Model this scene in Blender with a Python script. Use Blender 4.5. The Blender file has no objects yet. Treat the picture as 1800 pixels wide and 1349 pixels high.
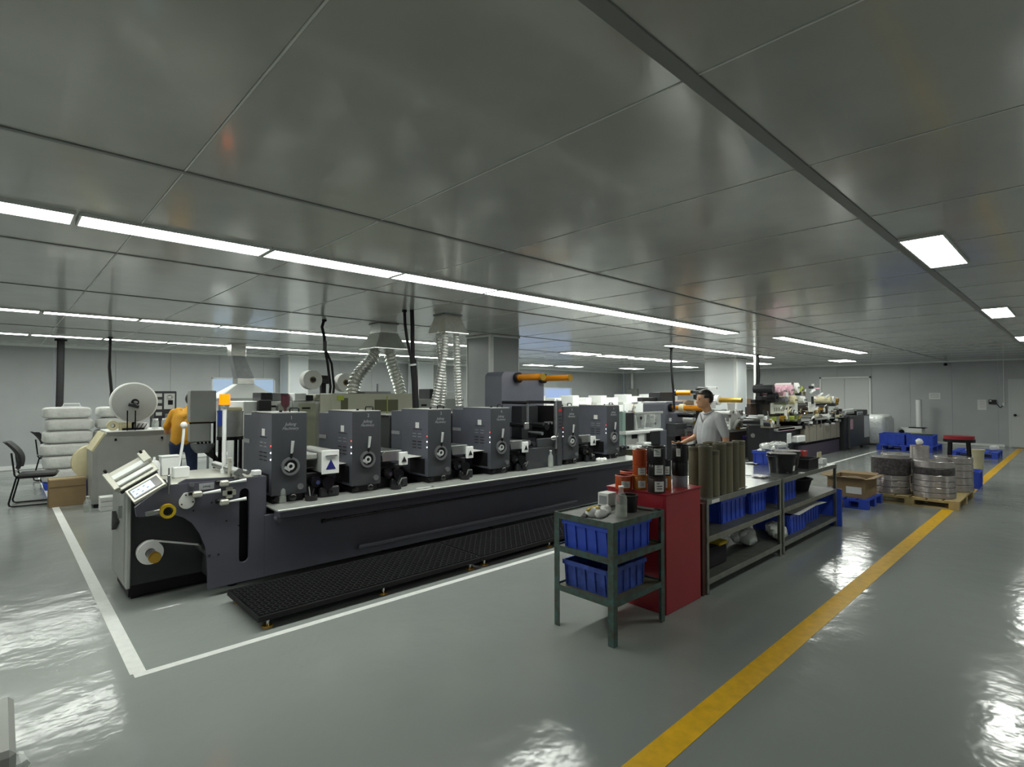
import bpy, math, random
from mathutils import Vector, Matrix
import bmesh
random.seed(7)
scene = bpy.context.scene
COL = scene.collection
# ---------------------------------------------------------------- camera
CAM_H = 1.66
FPX = 952.1
YAW = math.radians(46.58)
PITCH = math.radians(1.19)
c_f = Vector((math.cos(YAW)*math.cos(PITCH), math.sin(YAW)*math.cos(PITCH), math.sin(PITCH)))
c_r = Vector((math.sin(YAW), -math.cos(YAW), 0))
c_u = c_r.cross(c_f)
cd = bpy.data.cameras.new('camera')
cam = bpy.data.objects.new('camera', cd)
COL.objects.link(cam)
cd.sensor_width = 36
cd.lens = FPX/1800*36
cd.clip_start = 0.05
cd.clip_end = 200
m3 = Matrix((c_r, c_u, -c_f)).transposed()
cam.matrix_world = Matrix.Translation((0, 0, CAM_H)) @ m3.to_4x4()
scene.camera = cam
# ---------------------------------------------------------------- view + world
vs = scene.view_settings
vs.view_transform = 'Standard'
vs.look = 'None'
vs.gamma = 1.0
vs.use_curve_mapping = False
vs.exposure = 0.2
LIGHT_STRENGTH = 20.0
world = bpy.data.worlds.new('world')
scene.world = world
world.use_nodes = True
bg = world.node_tree.nodes['Background']
bg.inputs[0].default_value = (0.42, 0.60, 0.85, 1)
bg.inputs[1].default_value = 0.85
# ---------------------------------------------------------------- helpers
def at(px, py, X=None, Y=None, Z=None):
    """point where the line of sight through a photo pixel meets a plane"""
    d = c_f + c_r*((px-900)/FPX) - c_u*((py-674.5)/FPX)
    if X is not None: t = X/d.x
    elif Y is not None: t = Y/d.y
    else: t = (Z-CAM_H)/d.z
    p = d*t
    return Vector((p.x, p.y, p.z+CAM_H))

def srgb(c):
    if isinstance(c, str):
        c = tuple(int(c[i:i+2], 16)/255 for i in (0, 2, 4))
    return tuple(v/12.92 if v <= 0.04045 else ((v+0.055)/1.055)**2.4 for v in c)+(1.0,)

MATS = {}
def M(name, col=None, rough=0.5, metal=0.0, var=0.0, vscale=6.0, bump=0.0, bscale=40.0, stretch=(1, 1, 1),
      emit=0.0, alpha=1.0, trans=0.0, rvar=0.0, coat=0.0, col2=None, spec=0.5, ior=1.45, detail=4.0):
    if col is None:
        return MATS[name]
    m = bpy.data.materials.new(name)
    m.use_nodes = True
    nt = m.node_tree
    b = nt.nodes['Principled BSDF']
    c = srgb(col)
    b.inputs['Base Color'].default_value = c
    b.inputs['Roughness'].default_value = rough
    b.inputs['Metallic'].default_value = metal
    b.inputs['Specular IOR Level'].default_value = spec
    b.inputs['IOR'].default_value = ior
    if coat:
        b.inputs['Coat Weight'].default_value = coat
        b.inputs['Coat Roughness'].default_value = 0.08
    if trans:
        b.inputs['Transmission Weight'].default_value = trans
    if alpha < 1:
        b.inputs['Alpha'].default_value = alpha
    if emit:
        b.inputs['Emission Color'].default_value = c
        b.inputs['Emission Strength'].default_value = emit
    if var or bump or rvar:
        tc = nt.nodes.new('ShaderNodeTexCoord')
        mp = nt.nodes.new('ShaderNodeMapping')
        mp.inputs['Scale'].default_value = stretch
        nt.links.new(tc.outputs['Object'], mp.inputs['Vector'])
    if var or rvar:
        n = nt.nodes.new('ShaderNodeTexNoise')
        n.inputs['Scale'].default_value = vscale
        n.inputs['Detail'].default_value = detail
        nt.links.new(mp.outputs[0], n.inputs['Vector'])
    if var:
        r = nt.nodes.new('ShaderNodeValToRGB')
        r.color_ramp.elements[0].position = 0.3
        r.color_ramp.elements[1].position = 0.7
        c2 = srgb(col2) if col2 else tuple(min(1, v*(1+var)) for v in c[:3])+(1,)
        c1 = c if col2 else tuple(v*(1-var) for v in c[:3])+(1,)
        r.color_ramp.elements[0].color = c1
        r.color_ramp.elements[1].color = c2
        nt.links.new(n.outputs['Fac'], r.inputs[0])
        nt.links.new(r.outputs[0], b.inputs['Base Color'])
    if rvar:
        mr = nt.nodes.new('ShaderNodeMapRange')
        mr.inputs['To Min'].default_value = max(0.02, rough-rvar)
        mr.inputs['To Max'].default_value = min(1, rough+rvar)
        nt.links.new(n.outputs['Fac'], mr.inputs['Value'])
        nt.links.new(mr.outputs[0], b.inputs['Roughness'])
    if bump:
        n2 = nt.nodes.new('ShaderNodeTexNoise')
        n2.inputs['Scale'].default_value = bscale
        n2.inputs['Detail'].default_value = 2.0
        nt.links.new(mp.outputs[0], n2.inputs['Vector'])
        bp = nt.nodes.new('ShaderNodeBump')
        bp.inputs['Strength'].default_value = bump
        bp.inputs['Distance'].default_value = 0.02
        nt.links.new(n2.outputs['Fac'], bp.inputs['Height'])
        nt.links.new(bp.outputs[0], b.inputs['Normal'])
    MATS[name] = m
    return m

ABS = {}
def absof(o):
    return ABS.get(o.name, Vector((0, 0, 0)))

def tag(o, label=None, cat=None, group=None, kind=None):
    if label: o['label'] = label
    if cat: o['category'] = cat
    if group: o['group'] = group
    if kind: o['kind'] = kind
    return o

def thing(name, label, cat, loc=(0, 0, 0), rz=0.0, group=None, local=False, kind=None):
    o = bpy.data.objects.new(name, None)
    o.empty_display_size = 0.1
    COL.objects.link(o)
    o.location = loc
    o.rotation_euler = (0, 0, rz)
    ABS[o.name] = Vector((0, 0, 0)) if (local or rz) else Vector(loc)
    return tag(o, label, cat, group, kind)

class G:
    """collects simple shapes into one mesh"""
    def __init__(s):
        s.v = []; s.f = []
    def add(s, vs_, fs_):
        k = len(s.v)
        s.v += [Vector(p) for p in vs_]
        s.f += [tuple(i+k for i in f) for f in fs_]
        return s
    def box(s, x0, x1, y0, y1, z0, z1, bev=0.0):
        if x1 < x0: x0, x1 = x1, x0
        if y1 < y0: y0, y1 = y1, y0
        if z1 < z0: z0, z1 = z1, z0
        b = min(bev, (x1-x0)*.45, (y1-y0)*.45, (z1-z0)*.45)
        if b <= 0:
            v = [(x, y, z) for z in (z0, z1) for y in (y0, y1) for x in (x0, x1)]
            return s.add(v, [(0, 2, 3, 1), (4, 5, 7, 6), (0, 1, 5, 4), (2, 6, 7, 3), (0, 4, 6, 2), (1, 3, 7, 5)])
        v = []; idx = {}
        for sx in (0, 1):
            for sy in (0, 1):
                for sz in (0, 1):
                    X = (x0, x1)[sx]; Y = (y0, y1)[sy]; Z = (z0, z1)[sz]
                    dx = b if sx == 0 else -b; dy = b if sy == 0 else -b; dz = b if sz == 0 else -b
                    for a, p in (('x', (X, Y+dy, Z+dz)), ('y', (X+dx, Y, Z+dz)), ('z', (X+dx, Y+dy, Z))):
                        idx[(sx, sy, sz, a)] = len(v); v.append(p)
        f = []
        I = lambda a, *k: idx[k+(a,)]
        f.append([I('x', 0, 0, 0), I('x', 0, 0, 1), I('x', 0, 1, 1), I('x', 0, 1, 0)])
        f.append([I('x', 1, 0, 0), I('x', 1, 1, 0), I('x', 1, 1, 1), I('x', 1, 0, 1)])
        f.append([I('y', 0, 0, 0), I('y', 1, 0, 0), I('y', 1, 0, 1), I('y', 0, 0, 1)])
        f.append([I('y', 0, 1, 0), I('y', 0, 1, 1), I('y', 1, 1, 1), I('y', 1, 1, 0)])
        f.append([I('z', 0, 0, 0), I('z', 0, 1, 0), I('z', 1, 1, 0), I('z', 1, 0, 0)])
        f.append([I('z', 0, 0, 1), I('z', 1, 0, 1), I('z', 1, 1, 1), I('z', 0, 1, 1)])
        for q in (0, 1):
            for w in (0, 1):
                f.append([I('x', q, w, 0), I('y', q, w, 0), I('y', q, w, 1), I('x', q, w, 1)])
                f.append([I('x', q, 0, w), I('z', q, 0, w), I('z', q, 1, w), I('x', q, 1, w)])
                f.append([I('y', 0, q, w), I('z', 0, q, w), I('z', 1, q, w), I('y', 1, q, w)])
        for sx in (0, 1):
            for sy in (0, 1):
                for sz in (0, 1):
                    f.append([I('x', sx, sy, sz), I('y', sx, sy, sz), I('z', sx, sy, sz)])
        return s.add(v, f)
    def xf(s, mat, start=0):
        for i in range(start, len(s.v)):
            s.v[i] = mat @ s.v[i]
        return s
    def obox(s, c, size, rot=(0, 0, 0), bev=0.0):
        k = len(s.v)
        a, b, d = (v/2 for v in size)
        s.box(-a, a, -b, b, -d, d, bev)
        from mathutils import Euler
        s.xf(Matrix.Translation(c) @ Euler(rot).to_matrix().to_4x4(), k)
        return s
    def _frame(s, d):
        d = d.normalized()
        h = Vector((0, 0, 1)) if abs(d.z) < .9 else Vector((1, 0, 0))
        a = d.cross(h).normalized()
        return a, d.cross(a).normalized()
    def cyl(s, p0, p1, r, r2=None, n=16, caps=True):
        p0 = Vector(p0); p1 = Vector(p1)
        r2 = r if r2 is None else r2
        a, b = s._frame(p1-p0)
        v = []
        for p, q in ((p0, r), (p1, r2)):
            for i in range(n):
                t = 2*math.pi*i/n
                v.append(p+(a*math.cos(t)+b*math.sin(t))*q)
        f = [(i, (i+1) % n, n+(i+1) % n, n+i) for i in range(n)]
        if caps:
            f += [tuple(reversed(range(n))), tuple(range(n, 2*n))]
        return s.add(v, f)
    def lathe(s, prof, o=(0, 0, 0), axis=(0, 0, 1), n=24, closed=False):
        """prof: (radius, height) list"""
        o = Vector(o); d = Vector(axis).normalized()
        a, b = s._frame(d)
        v = []; f = []; m = len(prof)
        for r, h in prof:
            for i in range(n):
                t = 2*math.pi*i/n
                v.append(o+d*h+(a*math.cos(t)+b*math.sin(t))*max(r, 1e-4))
        for j in range(m if closed else m-1):
            k = (j+1) % m
            for i in range(n):
                f.append((j*n+i, j*n+(i+1) % n, k*n+(i+1) % n, k*n+i))
        if not closed:
            if prof[0][0] > 1e-3: f.append(tuple(reversed(range(n))))
            if prof[-1][0] > 1e-3: f.append(tuple(range((m-1)*n, m*n)))
        return s.add(v, f)
    def ring(s, c, axis, ri, ro, t, n=24):
        return s.lathe([(ri, -t/2), (ro, -t/2), (ro, t/2), (ri, t/2)], c, axis, n, True)
    def torus(s, c, axis, R_, r, n=24, k=8):
        return s.lathe([(R_+r*math.cos(2*math.pi*i/k), r*math.sin(2*math.pi*i/k)) for i in range(k)], c, axis, n, True)
    def prism(s, pts, plane, d0, d1):
        """pts 2-D; plane 'xz' (extruded in y), 'xy' (in z), 'yz' (in x)"""
        def P(p, d):
            return {'xz': (p[0], d, p[1]), 'xy': (p[0], p[1], d), 'yz': (d, p[0], p[1])}[plane]
        n = len(pts)
        v = [P(p, d0) for p in pts]+[P(p, d1) for p in pts]
        f = [tuple(range(n)), tuple(reversed(range(n, 2*n)))]+[(i, n+i, n+(i+1) % n, (i+1) % n) for i in range(n)]
        return s.add(v, f)
    def tube(s, path, r, n=8, closed=False, rad=None, caps=True):
        path = [Vector(p) for p in path]
        m = len(path)
        v = []; f = []
        a = None
        for j, p in enumerate(path):
            if closed: d = path[(j+1) % m]-path[j-1]
            else: d = path[min(j+1, m-1)]-path[max(j-1, 0)]
            if d.length < 1e-9: d = Vector((0, 0, 1))
            d.normalize()
            if a is None:
                a, b = s._frame(d)
            else:
                a = (a-d*a.dot(d))
                if a.length < 1e-6: a, b = s._frame(d)
                a.normalize(); b = d.cross(a)
            q = rad[j] if rad else r
            for i in range(n):
                t = 2*math.pi*i/n
                v.append(p+(a*math.cos(t)+b*math.sin(t))*q)
        for j in range(m if closed else m-1):
            k = (j+1) % m
            for i in range(n):
                f.append((j*n+i, j*n+(i+1) % n, k*n+(i+1) % n, k*n+i))
        if caps and not closed:
            f += [tuple(reversed(range(n))), tuple(range((m-1)*n, m*n))]
        return s.add(v, f)
    def ell(s, c, rx, ry, rz, n=16, m=10, p=1.0, jit=0.0):
        c = Vector(c); v = []; f = []
        sg = lambda q: math.copysign(abs(q)**p, q)
        for j in range(m+1):
            ph = -math.pi/2+math.pi*j/m
            for i in range(n):
                t = 2*math.pi*i/n
                k = 1+random.uniform(-jit, jit)
                v.append(c+Vector((rx*sg(math.cos(ph))*sg(math.cos(t))*k, ry*sg(math.cos(ph))*sg(math.sin(t))*k, rz*sg(math.sin(ph))*k)))
        for j in range(m):
            for i in range(n):
                f.append((j*n+i, j*n+(i+1) % n, (j+1)*n+(i+1) % n, (j+1)*n+i))
        f += [tuple(reversed(range(n))), tuple(range(m*n, (m+1)*n))]
        return s.add(v, f)
    def build(s, name, mat, parent=None, label=None, cat=None, group=None, kind=None, sharp=35, smooth=True, loc=None):
        me = bpy.data.meshes.new(name)
        o = bpy.data.objects.new(name, me)
        COL.objects.link(o)
        if parent is not None:
            off = absof(parent)
            if loc is not None:
                o.location = loc
            ABS[o.name] = off
        else:
            if loc is None:
                xs = [p.x for p in s.v]; ys = [p.y for p in s.v]; zs = [p.z for p in s.v]
                off = Vector(((min(xs)+max(xs))/2, (min(ys)+max(ys))/2, min(zs)))
            else:
                off = Vector(loc)
            o.location = off
            ABS[o.name] = off
        me.from_pydata([p-off for p in s.v], [], s.f)
        bm = bmesh.new(); bm.from_mesh(me)
        bmesh.ops.recalc_face_normals(bm, faces=bm.faces)
        bm.to_mesh(me); bm.free()
        mats = mat if isinstance(mat, (list, tuple)) else [mat]
        for m_ in mats:
            me.materials.append(MATS[m_] if isinstance(m_, str) else m_)
        if smooth:
            me.polygons.foreach_set('use_smooth', [True]*len(me.polygons))
            me.set_sharp_from_angle(angle=math.radians(sharp))
        me.update()
        if parent is not None:
            o.parent = parent
        return tag(o, label, cat, group, kind)

def child_copy(o, parent):
    c = o.copy(); COL.objects.link(c); c.parent = parent
    ABS[c.name] = absof(parent)
    return c
def copy_tree(o, loc=None, label=None, parent=None, rz=None):
    c = o.copy(); COL.objects.link(c)
    if parent is not None: c.parent = parent
    if loc is not None: c.location = loc
    if rz is not None: c.rotation_euler = (0, 0, rz)
    if label: c['label'] = label
    ABS[c.name] = absof(o)
    for ch in list(o.children):
        copy_tree(ch, parent=c)
    return c

def text_mesh(body, size, shear=0.0, extrude=0.0008):
    cu = bpy.data.curves.new('lettering', 'FONT')
    cu.body = body; cu.size = size; cu.shear = shear; cu.extrude = extrude
    cu.align_x = 'CENTER'; cu.align_y = 'CENTER'
    cu.resolution_u = 3
    ob = bpy.data.objects.new('lettering_tmp', cu)
    COL.objects.link(ob)
    bpy.context.view_layer.update()
    dg = bpy.context.evaluated_depsgraph_get()
    me = bpy.data.meshes.new_from_object(ob.evaluated_get(dg))
    bpy.data.objects.remove(ob); bpy.data.curves.remove(cu)
    return me
def lettering(body, size, pos, facing, mat, parent, shear=0.0, name='lettering'):
    """facing: '-y', '-x' or '+z'; pos world (or local) coordinates of the parent's frame"""
    me = text_mesh(body, size, shear)
    cols = {'-y': ((1, 0, 0), (0, 0, 1), (0, -1, 0)), '-x': ((0, -1, 0), (0, 0, 1), (-1, 0, 0)), '+z': ((1, 0, 0), (0, 1, 0), (0, 0, 1))}[facing]
    R_ = Matrix([Vector(c) for c in cols]).transposed().to_4x4()
    me.transform(Matrix.Translation(Vector(pos)-absof(parent)) @ R_)
    me.materials.clear(); me.materials.append(MATS[mat])
    o = bpy.data.objects.new(name, me); COL.objects.link(o); o.parent = parent
    ABS[o.name] = absof(parent)
    return o
def bez(p0, p1, p2, p3, n=14):
    p0, p1, p2, p3 = map(Vector, (p0, p1, p2, p3))
    out = []
    for i in range(n+1):
        t = i/n; u = 1-t
        out.append(p0*u**3+p1*3*u*u*t+p2*3*u*t*t+p3*t**3)
    return out
ORD = ['first', 'second', 'third', 'fourth', 'fifth', 'sixth', 'seventh', 'eighth', 'ninth', 'tenth', 'eleventh', 'twelfth']

# ---------------------------------------------------------------- materials
M('ceiling_steel', 'bcbeb9', .2, .0, var=.05, vscale=3, bump=.05, bscale=1.6, stretch=(1.0, 1.0, 1.0), spec=.6, coat=.3)
M('ceiling_joint', 'e2e3e0', .5)
M('ceiling_strip', '868886', .45)
M('wall_steel', 'b0b3b4', .38, var=.04, vscale=2, bump=.03, bscale=2)
M('wall_joint', '808284', .5)
M('white_trim', 'e4e6e4', .45)
M('column_steel', '9a9d9e', .3, var=.04, vscale=2)
M('column_white', 'd4d9dc', .35)
M('line_white', 'd9dbd8', .5, var=.06, vscale=20)
M('line_yellow', 'e6b41c', .45, var=.12, vscale=14)
M('press_dark', '5a5c66', .42, var=.05, vscale=8, bump=.04, bscale=220)
M('press_front', '3b3d41', .42, var=.05, vscale=8)
M('press_body', '53535e', .45, var=.06, vscale=5)
M('press_recess', '3a3b3d', .5, var=.05)
M('black_matte', '101012', .6)
M('black_gloss', '141416', .22)
M('black_rubber', '1b1b1d', .75, var=.2, vscale=30)
M('ledge_top', 'a5a8a4', .32, metal=.35, var=.08, vscale=9)
M('chrome', 'c8c8c8', .16, metal=1.0)
M('alu_bright', 'd0d2d2', .4, metal=.4)
M('steel', 'a8aaa9', .32, metal=.9, var=.08, vscale=12)
M('steel_dull', '85878a', .42, metal=.7, var=.12, vscale=9)
M('galvanised', 'e2e4e0', .2, metal=.85, var=.08, vscale=18)
M('foil', 'cfcfcb', .25, metal=.9, bump=.25, bscale=60)
M('alu_cream', 'b9b9ae', .4, metal=.3)
M('white_paint', 'e2e4e2', .4, var=.03)
M('white_plastic', 'e0e2e1', .45)
M('white_paper', 'dfe0dd', .7, var=.04, vscale=25)
M('cream', 'd0c8a4', .6, var=.06)
M('yellow_plastic', 'c6a81e', .4)
M('gold', 'b8923a', .3, metal=.8)
M('orange_roll', 'd98a1c', .25, metal=.35, var=.06, vscale=20, stretch=(1, .1, 1))
M('beacon', 'ff7400', .3, emit=1.5)
M('screen', 'c4dcf2', .3, emit=.75)
M('screen_mark', '5f7fa0', .3)
M('led_white', 'f4f4ff', .3, emit=2.0)
M('led_red', 'ff5a50', .3, emit=1.0)
M('red_display', '8a2a2c', .3, emit=.15)
M('blue_sign', '23266e', .4)
M('label_grey', '9c9ea0', .45)
M('letter_grey', '8b8d92', .5)
M('ink_text', '3b3b3d', .6)
M('glass_clear', 'e8eeec', .05, trans=1.0, ior=1.3)
M('clear_plastic', 'dfe6e4', .08, alpha=.22, spec=.9)
M('film_wrap', 'd6dad8', .25, bump=.9, bscale=14, spec=.7, var=.05, vscale=8)
M('bag_white', 'dcddda', .42, bump=1.0, bscale=11, var=.08, vscale=6)
M('blue_crate', '3a58cc', .42, var=.12, vscale=8)
M('blue_crate_dirty', '4056a8', .5, var=.35, vscale=14)
M('blue_pallet', '3450be', .5, var=.1)
M('teal_worn', '4a6a68', .55, var=.5, vscale=22, col2='4c483c')
M('shelf_board', '64624f', .6, var=.25, vscale=10)
M('board_dark', '4d4f4b', .5, var=.3, vscale=10)
M('rack_steel', '84877f', .4, metal=.5, var=.15, vscale=10)
M('rack_top_steel', 'a9aca9', .22, metal=.8, var=.1, vscale=7, bump=.15, bscale=9)
M('rack_post_rust', '4a2a22', .6, var=.2)
M('red_steel', '9c2833', .33, var=.07, vscale=3, bump=.05, bscale=5)
M('can_orange', 'b04a20', .3, var=.06)
M('can_amber', 'a86420', .35, var=.06)
M('can_dark', '161517', .28)
M('can_brown', '2c1e1c', .4)
M('can_grey', '7d828a', .45)
M('can_lid_red', 'c05a44', .4)
M('olive_tube', '5b5646', .5, var=.16, vscale=8, stretch=(1, 1, .25))
M('olive_tube_light', '6d6853', .5, var=.12, vscale=8, stretch=(1, 1, .25))
M('cardboard', '8c7656', .75, var=.08, vscale=8)
M('cardboard_dark', '6e5a42', .75, var=.08, vscale=8)
M('wood', 'b9a372', .7, var=.15, vscale=10, stretch=(1, 8, 8))
M('film_roll', 'a29c9a', .16, metal=.35, var=.25, vscale=30, stretch=(.4, .4, 6), bump=.5, bscale=24, spec=.8, coat=.8)
M('film_roll_dark', '4e4a4c', .3, metal=.2, var=.5, vscale=26, bump=.5, bscale=30)
M('machine_grey', '9fa19d', .45, var=.04)
M('machine_white', 'dde0de', .42, var=.03)
M('machine_beige', 'a9ab98', .5, var=.04)
M('olive_dark', '55573f', .55)
M('teal_grey', '8fa7a0', .45)
M('machine_black', '232427', .45, var=.1)
M('machine_brown', '4a3c38', .5, var=.15)
M('machine_taupe', '8d877a', .5, var=.08)
M('purple_dark', '433a46', .5)
M('skin', 'b98d6c', .5, var=.05)
M('hair', '17130f', .5)
M('shirt_grey', 'a4a5a7', .8, var=.08, vscale=5, bump=.25, bscale=18)
M('shirt_orange', 'c08a1e', .8, var=.06, vscale=8, bump=.2, bscale=18)
M('trousers_dark', '2e3038', .8)
M('jeans', '2e3a58', .85, var=.15, vscale=16)
M('shoe', '222222', .6)
M('chair_black', '19191b', .55)
M('red_plastic', 'b8281f', .45)
M('lime', '9aa83c', .5)
M('pink_paper', 'cfa6b4', .6, var=.3, vscale=20)
M('bottle_liquid', 'aeb5a4', .1, alpha=.30, spec=.7)
M('door_grey', 'c6c9c8', .45)
M('maroon', '3c1c24', .35)
M('purple_bag', '4a3a86', .5)
# ================================================================ the room
XR, YB, XL, YF, HC = 23.2, 16.2, -6.0, -5.0, 2.8
def floor_material():
    m = bpy.data.materials.new('epoxy_floor'); m.use_nodes = True
    nt = m.node_tree; b = nt.nodes['Principled BSDF']
    tc = nt.nodes.new('ShaderNodeTexCoord')
    def noise(scale, detail, rough=.5):
        n = nt.nodes.new('ShaderNodeTexNoise')
        n.inputs['Scale'].default_value = scale; n.inputs['Detail'].default_value = detail; n.inputs['Roughness'].default_value = rough
        nt.links.new(tc.outputs['Object'], n.inputs['Vector'])
        return n
    a = noise(.35, 3)
    r = nt.nodes.new('ShaderNodeValToRGB')
    r.color_ramp.elements[0].position = .35; r.color_ramp.elements[0].color = srgb('868b89')
    r.color_ramp.elements[1].position = .68; r.color_ramp.elements[1].color = srgb('8f9491')
    nt.links.new(a.outputs['Fac'], r.inputs[0])
    nt.links.new(r.outputs[0], b.inputs['Base Color'])
    c = noise(1.2, 2)
    mr = nt.nodes.new('ShaderNodeMapRange')
    mr.inputs['From Min'].default_value = .3; mr.inputs['From Max'].default_value = .7
    mr.inputs['To Min'].default_value = .10; mr.inputs['To Max'].default_value = .18
    nt.links.new(c.outputs['Fac'], mr.inputs['Value'])
    nt.links.new(mr.outputs[0], b.inputs['Roughness'])
    b.inputs['Specular IOR Level'].default_value = .5
    d = noise(4.5, 3); e = noise(24, 2)
    add = nt.nodes.new('ShaderNodeMath'); add.operation = 'MULTIPLY_ADD'
    add.inputs[1].default_value = .06
    nt.links.new(e.outputs['Fac'], add.inputs[0]); nt.links.new(d.outputs['Fac'], add.inputs[2])
    bp = nt.nodes.new('ShaderNodeBump'); bp.inputs['Strength'].default_value = .16; bp.inputs['Distance'].default_value = .035
    nt.links.new(add.outputs[0], bp.inputs['Height'])
    nt.links.new(bp.outputs[0], b.inputs['Normal'])
    MATS['epoxy_floor'] = m
floor_material()
def emitter(name, col, strength):
    m = bpy.data.materials.new(name); m.use_nodes = True
    nt = m.node_tree; nt.nodes.clear()
    e = nt.nodes.new('ShaderNodeEmission'); o = nt.nodes.new('ShaderNodeOutputMaterial')
    e.inputs[0].default_value = srgb(col); e.inputs[1].default_value = strength
    nt.links.new(e.outputs[0], o.inputs[0]); MATS[name] = m
emitter('led_diffuser', 'fbfff6', LIGHT_STRENGTH)
def film_glass():
    m = bpy.data.materials.new('window_film'); m.use_nodes = True
    nt = m.node_tree; nt.nodes.clear()
    t = nt.nodes.new('ShaderNodeBsdfTranslucent'); g = nt.nodes.new('ShaderNodeBsdfTransparent'); x = nt.nodes.new('ShaderNodeMixShader'); o = nt.nodes.new('ShaderNodeOutputMaterial')
    t.inputs[0].default_value = (.95, .9, .95, 1); x.inputs[0].default_value = .35
    nt.links.new(t.outputs[0], x.inputs[1]); nt.links.new(g.outputs[0], x.inputs[2]); nt.links.new(x.outputs[0], o.inputs[0]); MATS['window_film'] = m
film_glass()

G().box(XL, XR, YF, YB, -.2, 0).build('floor', 'epoxy_floor', kind='structure', label='glossy grey green epoxy floor of the print hall', loc=(0, 0, 0))
# ceiling: backing slab + steel panels
ceil = G().box(XL, XR, YF, YB, HC+.012, HC+.2).build('ceiling', 'ceiling_joint', kind='structure', label='grey sandwich panel ceiling', loc=(0, 0, HC))
px_, py_ = 1.12, 2.19
x0s = .67-6*px_; y0s = .955-3*py_
pm = None
for j in range(11):
    for i in range(28):
        xa, xb = x0s+i*px_, x0s+(i+1)*px_
        ya, yb = y0s+j*py_, y0s+(j+1)*py_
        xb = min(xb, XR); yb = min(yb, YB)
        if xb-xa < .1 or yb-ya < .1: continue
        full = abs(xb-xa-px_) < 1e-6 and abs(yb-ya-py_) < 1e-6
        if full and pm:
            o = bpy.data.objects.new('ceiling_panel', pm); COL.objects.link(o); o.parent = ceil
        else:
            w, l = xb-xa, yb-ya
            o = G().box(.004, w-.004, .012, l-.012, 0, .012, .003).build('ceiling_panel', 'ceiling_steel')
            if full: pm = o.data
            # vertices were recentred at the panel's middle: shift back
            o.data.transform(Matrix.Translation((w/2, l/2, 0)))
            o.parent = ceil
        o.location = (xa, ya, 0)
for i in range(1, 27):
    x = x0s+i*px_
    G().box(x-.004, x+.004, YF, YB, HC-.003, HC+.004).build('panel_joint', 'ceiling_joint', ceil)
for j in range(1, 10):
    y = y0s+j*py_
    wide = .03 if abs(y-.955) < .01 else .016
    G().box(XL, XR, y-wide, y+wide, HC-.007, HC+.004, .002).build('joint_strip', 'ceiling_strip', ceil)
# back wall with two window openings
def wall_with_panels(name, label, axis, pos, thick, a0, a1, holes, pw):
    w = bpy.data.objects.new(name, None); COL.objects.link(w)
    base = Vector((pos if axis == 'x' else 0, pos if axis == 'y' else 0, 0))
    w.location = base; ABS[w.name] = base
    tag(w, label, kind='structure')
    cuts = [a0]
    while cuts[-1]+pw < a1-.1: cuts.append(cuts[-1]+pw)
    cuts.append(a1)
    for p, q in zip(cuts[:-1], cuts[1:]):
        segs = [(p, q, 0, HC)]
        for (h0, h1, z0, z1) in holes:
            new = []
            for (s0, s1, b0, b1) in segs:
                i0, i1 = max(s0, h0), min(s1, h1)
                if i1-i0 < .01: new.append((s0, s1, b0, b1)); continue
                if i0-s0 > .01: new.append((s0, i0, b0, b1))
                if s1-i1 > .01: new.append((i1, s1, b0, b1))
                new.append((i0, i1, b0, z0)); new.append((i0, i1, z1, b1))
            segs = new
        g = G()
        for (s0, s1, b0, b1) in segs:
            e0 = .003 if abs(s0-p) < 1e-6 else 0; e1 = .003 if abs(s1-q) < 1e-6 else 0
            if axis == 'y': g.box(s0+e0, s1-e1, pos, pos+thick, b0, b1)
            else: g.box(pos, pos+thick, s0+e0, s1-e1, b0, b1)
        g.build('wall_panel', 'wall_steel', w)
    return w
W1 = (at(372, 663, Y=YB).x, at(484, 663, Y=YB).x, 1.62, 2.13)
W2 = (15.6, 19.1, 1.15, 1.98)
wb = wall_with_panels('wall_back', 'long grey panel wall at the back', 'y', YB, .08, XL, XR, [W1, W2], 1.15)
wr = wall_with_panels('wall_right', 'grey panel end wall on the right', 'x', XR, .08, YF, YB, [], 1.15)
wl = wall_with_panels('wall_left', 'grey panel wall on the left, out of view', 'x', XL-.08, .08, YF, YB, [], 2.3)
wf = wall_with_panels('wall_front', 'grey panel wall behind the viewer', 'y', YF-.08, .08, XL, XR, [], 2.3)
for n, (a, b, c, d), film in ((1, W1, None), (2, W2, 'window_film')):
    w = thing('window_%d' % n, ['wide low window with blue sky behind the extraction hood', 'bright hazy window behind the far machines'][n-1], None, ((a+b)/2, YB, c), kind='structure')
    G().box(a, b, YB-.01, YB+.09, c, c+.035).box(a, b, YB-.01, YB+.09, d-.035, d).box(a, a+.035, YB-.01, YB+.09, c, d).box(b-.035, b, YB-.01, YB+.09, c, d).box((a+b)/2-.02, (a+b)/2+.02, YB, YB+.08, c, d).build('window_frame', 'white_trim', w)
    for p, q in ((a+.035, (a+b)/2-.02), ((a+b)/2+.02, b-.035)):
        G().box(p, q, YB+.038, YB+.044, c+.035, d-.035).build('window_pane', film or 'clear_plastic', w)
# trims
G().box(XL, XR, YB-.045, YB, 0, .10, .01).build('baseboard_back', 'white_trim', kind='structure', label='white skirting along the back wall')
G().box(XR-.045, XR, 1.75, YB-.045, 0, .08, .01).build('baseboard_right', 'white_trim', kind='structure', label='white skirting along the right wall')
G().prism([(YB, HC-.06), (YB, HC-.001), (YB-.06, HC-.001)], 'yz', XL, XR).build('trim_1', 'white_trim', kind='structure', label='white cove between back wall and ceiling')
G().prism([(XR, HC-.05), (XR, HC-.001), (XR-.05, HC-.001)], 'xz', YF, YB-.06).build('trim_2', 'white_trim', kind='structure', label='white cove between right wall and ceiling')
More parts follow.
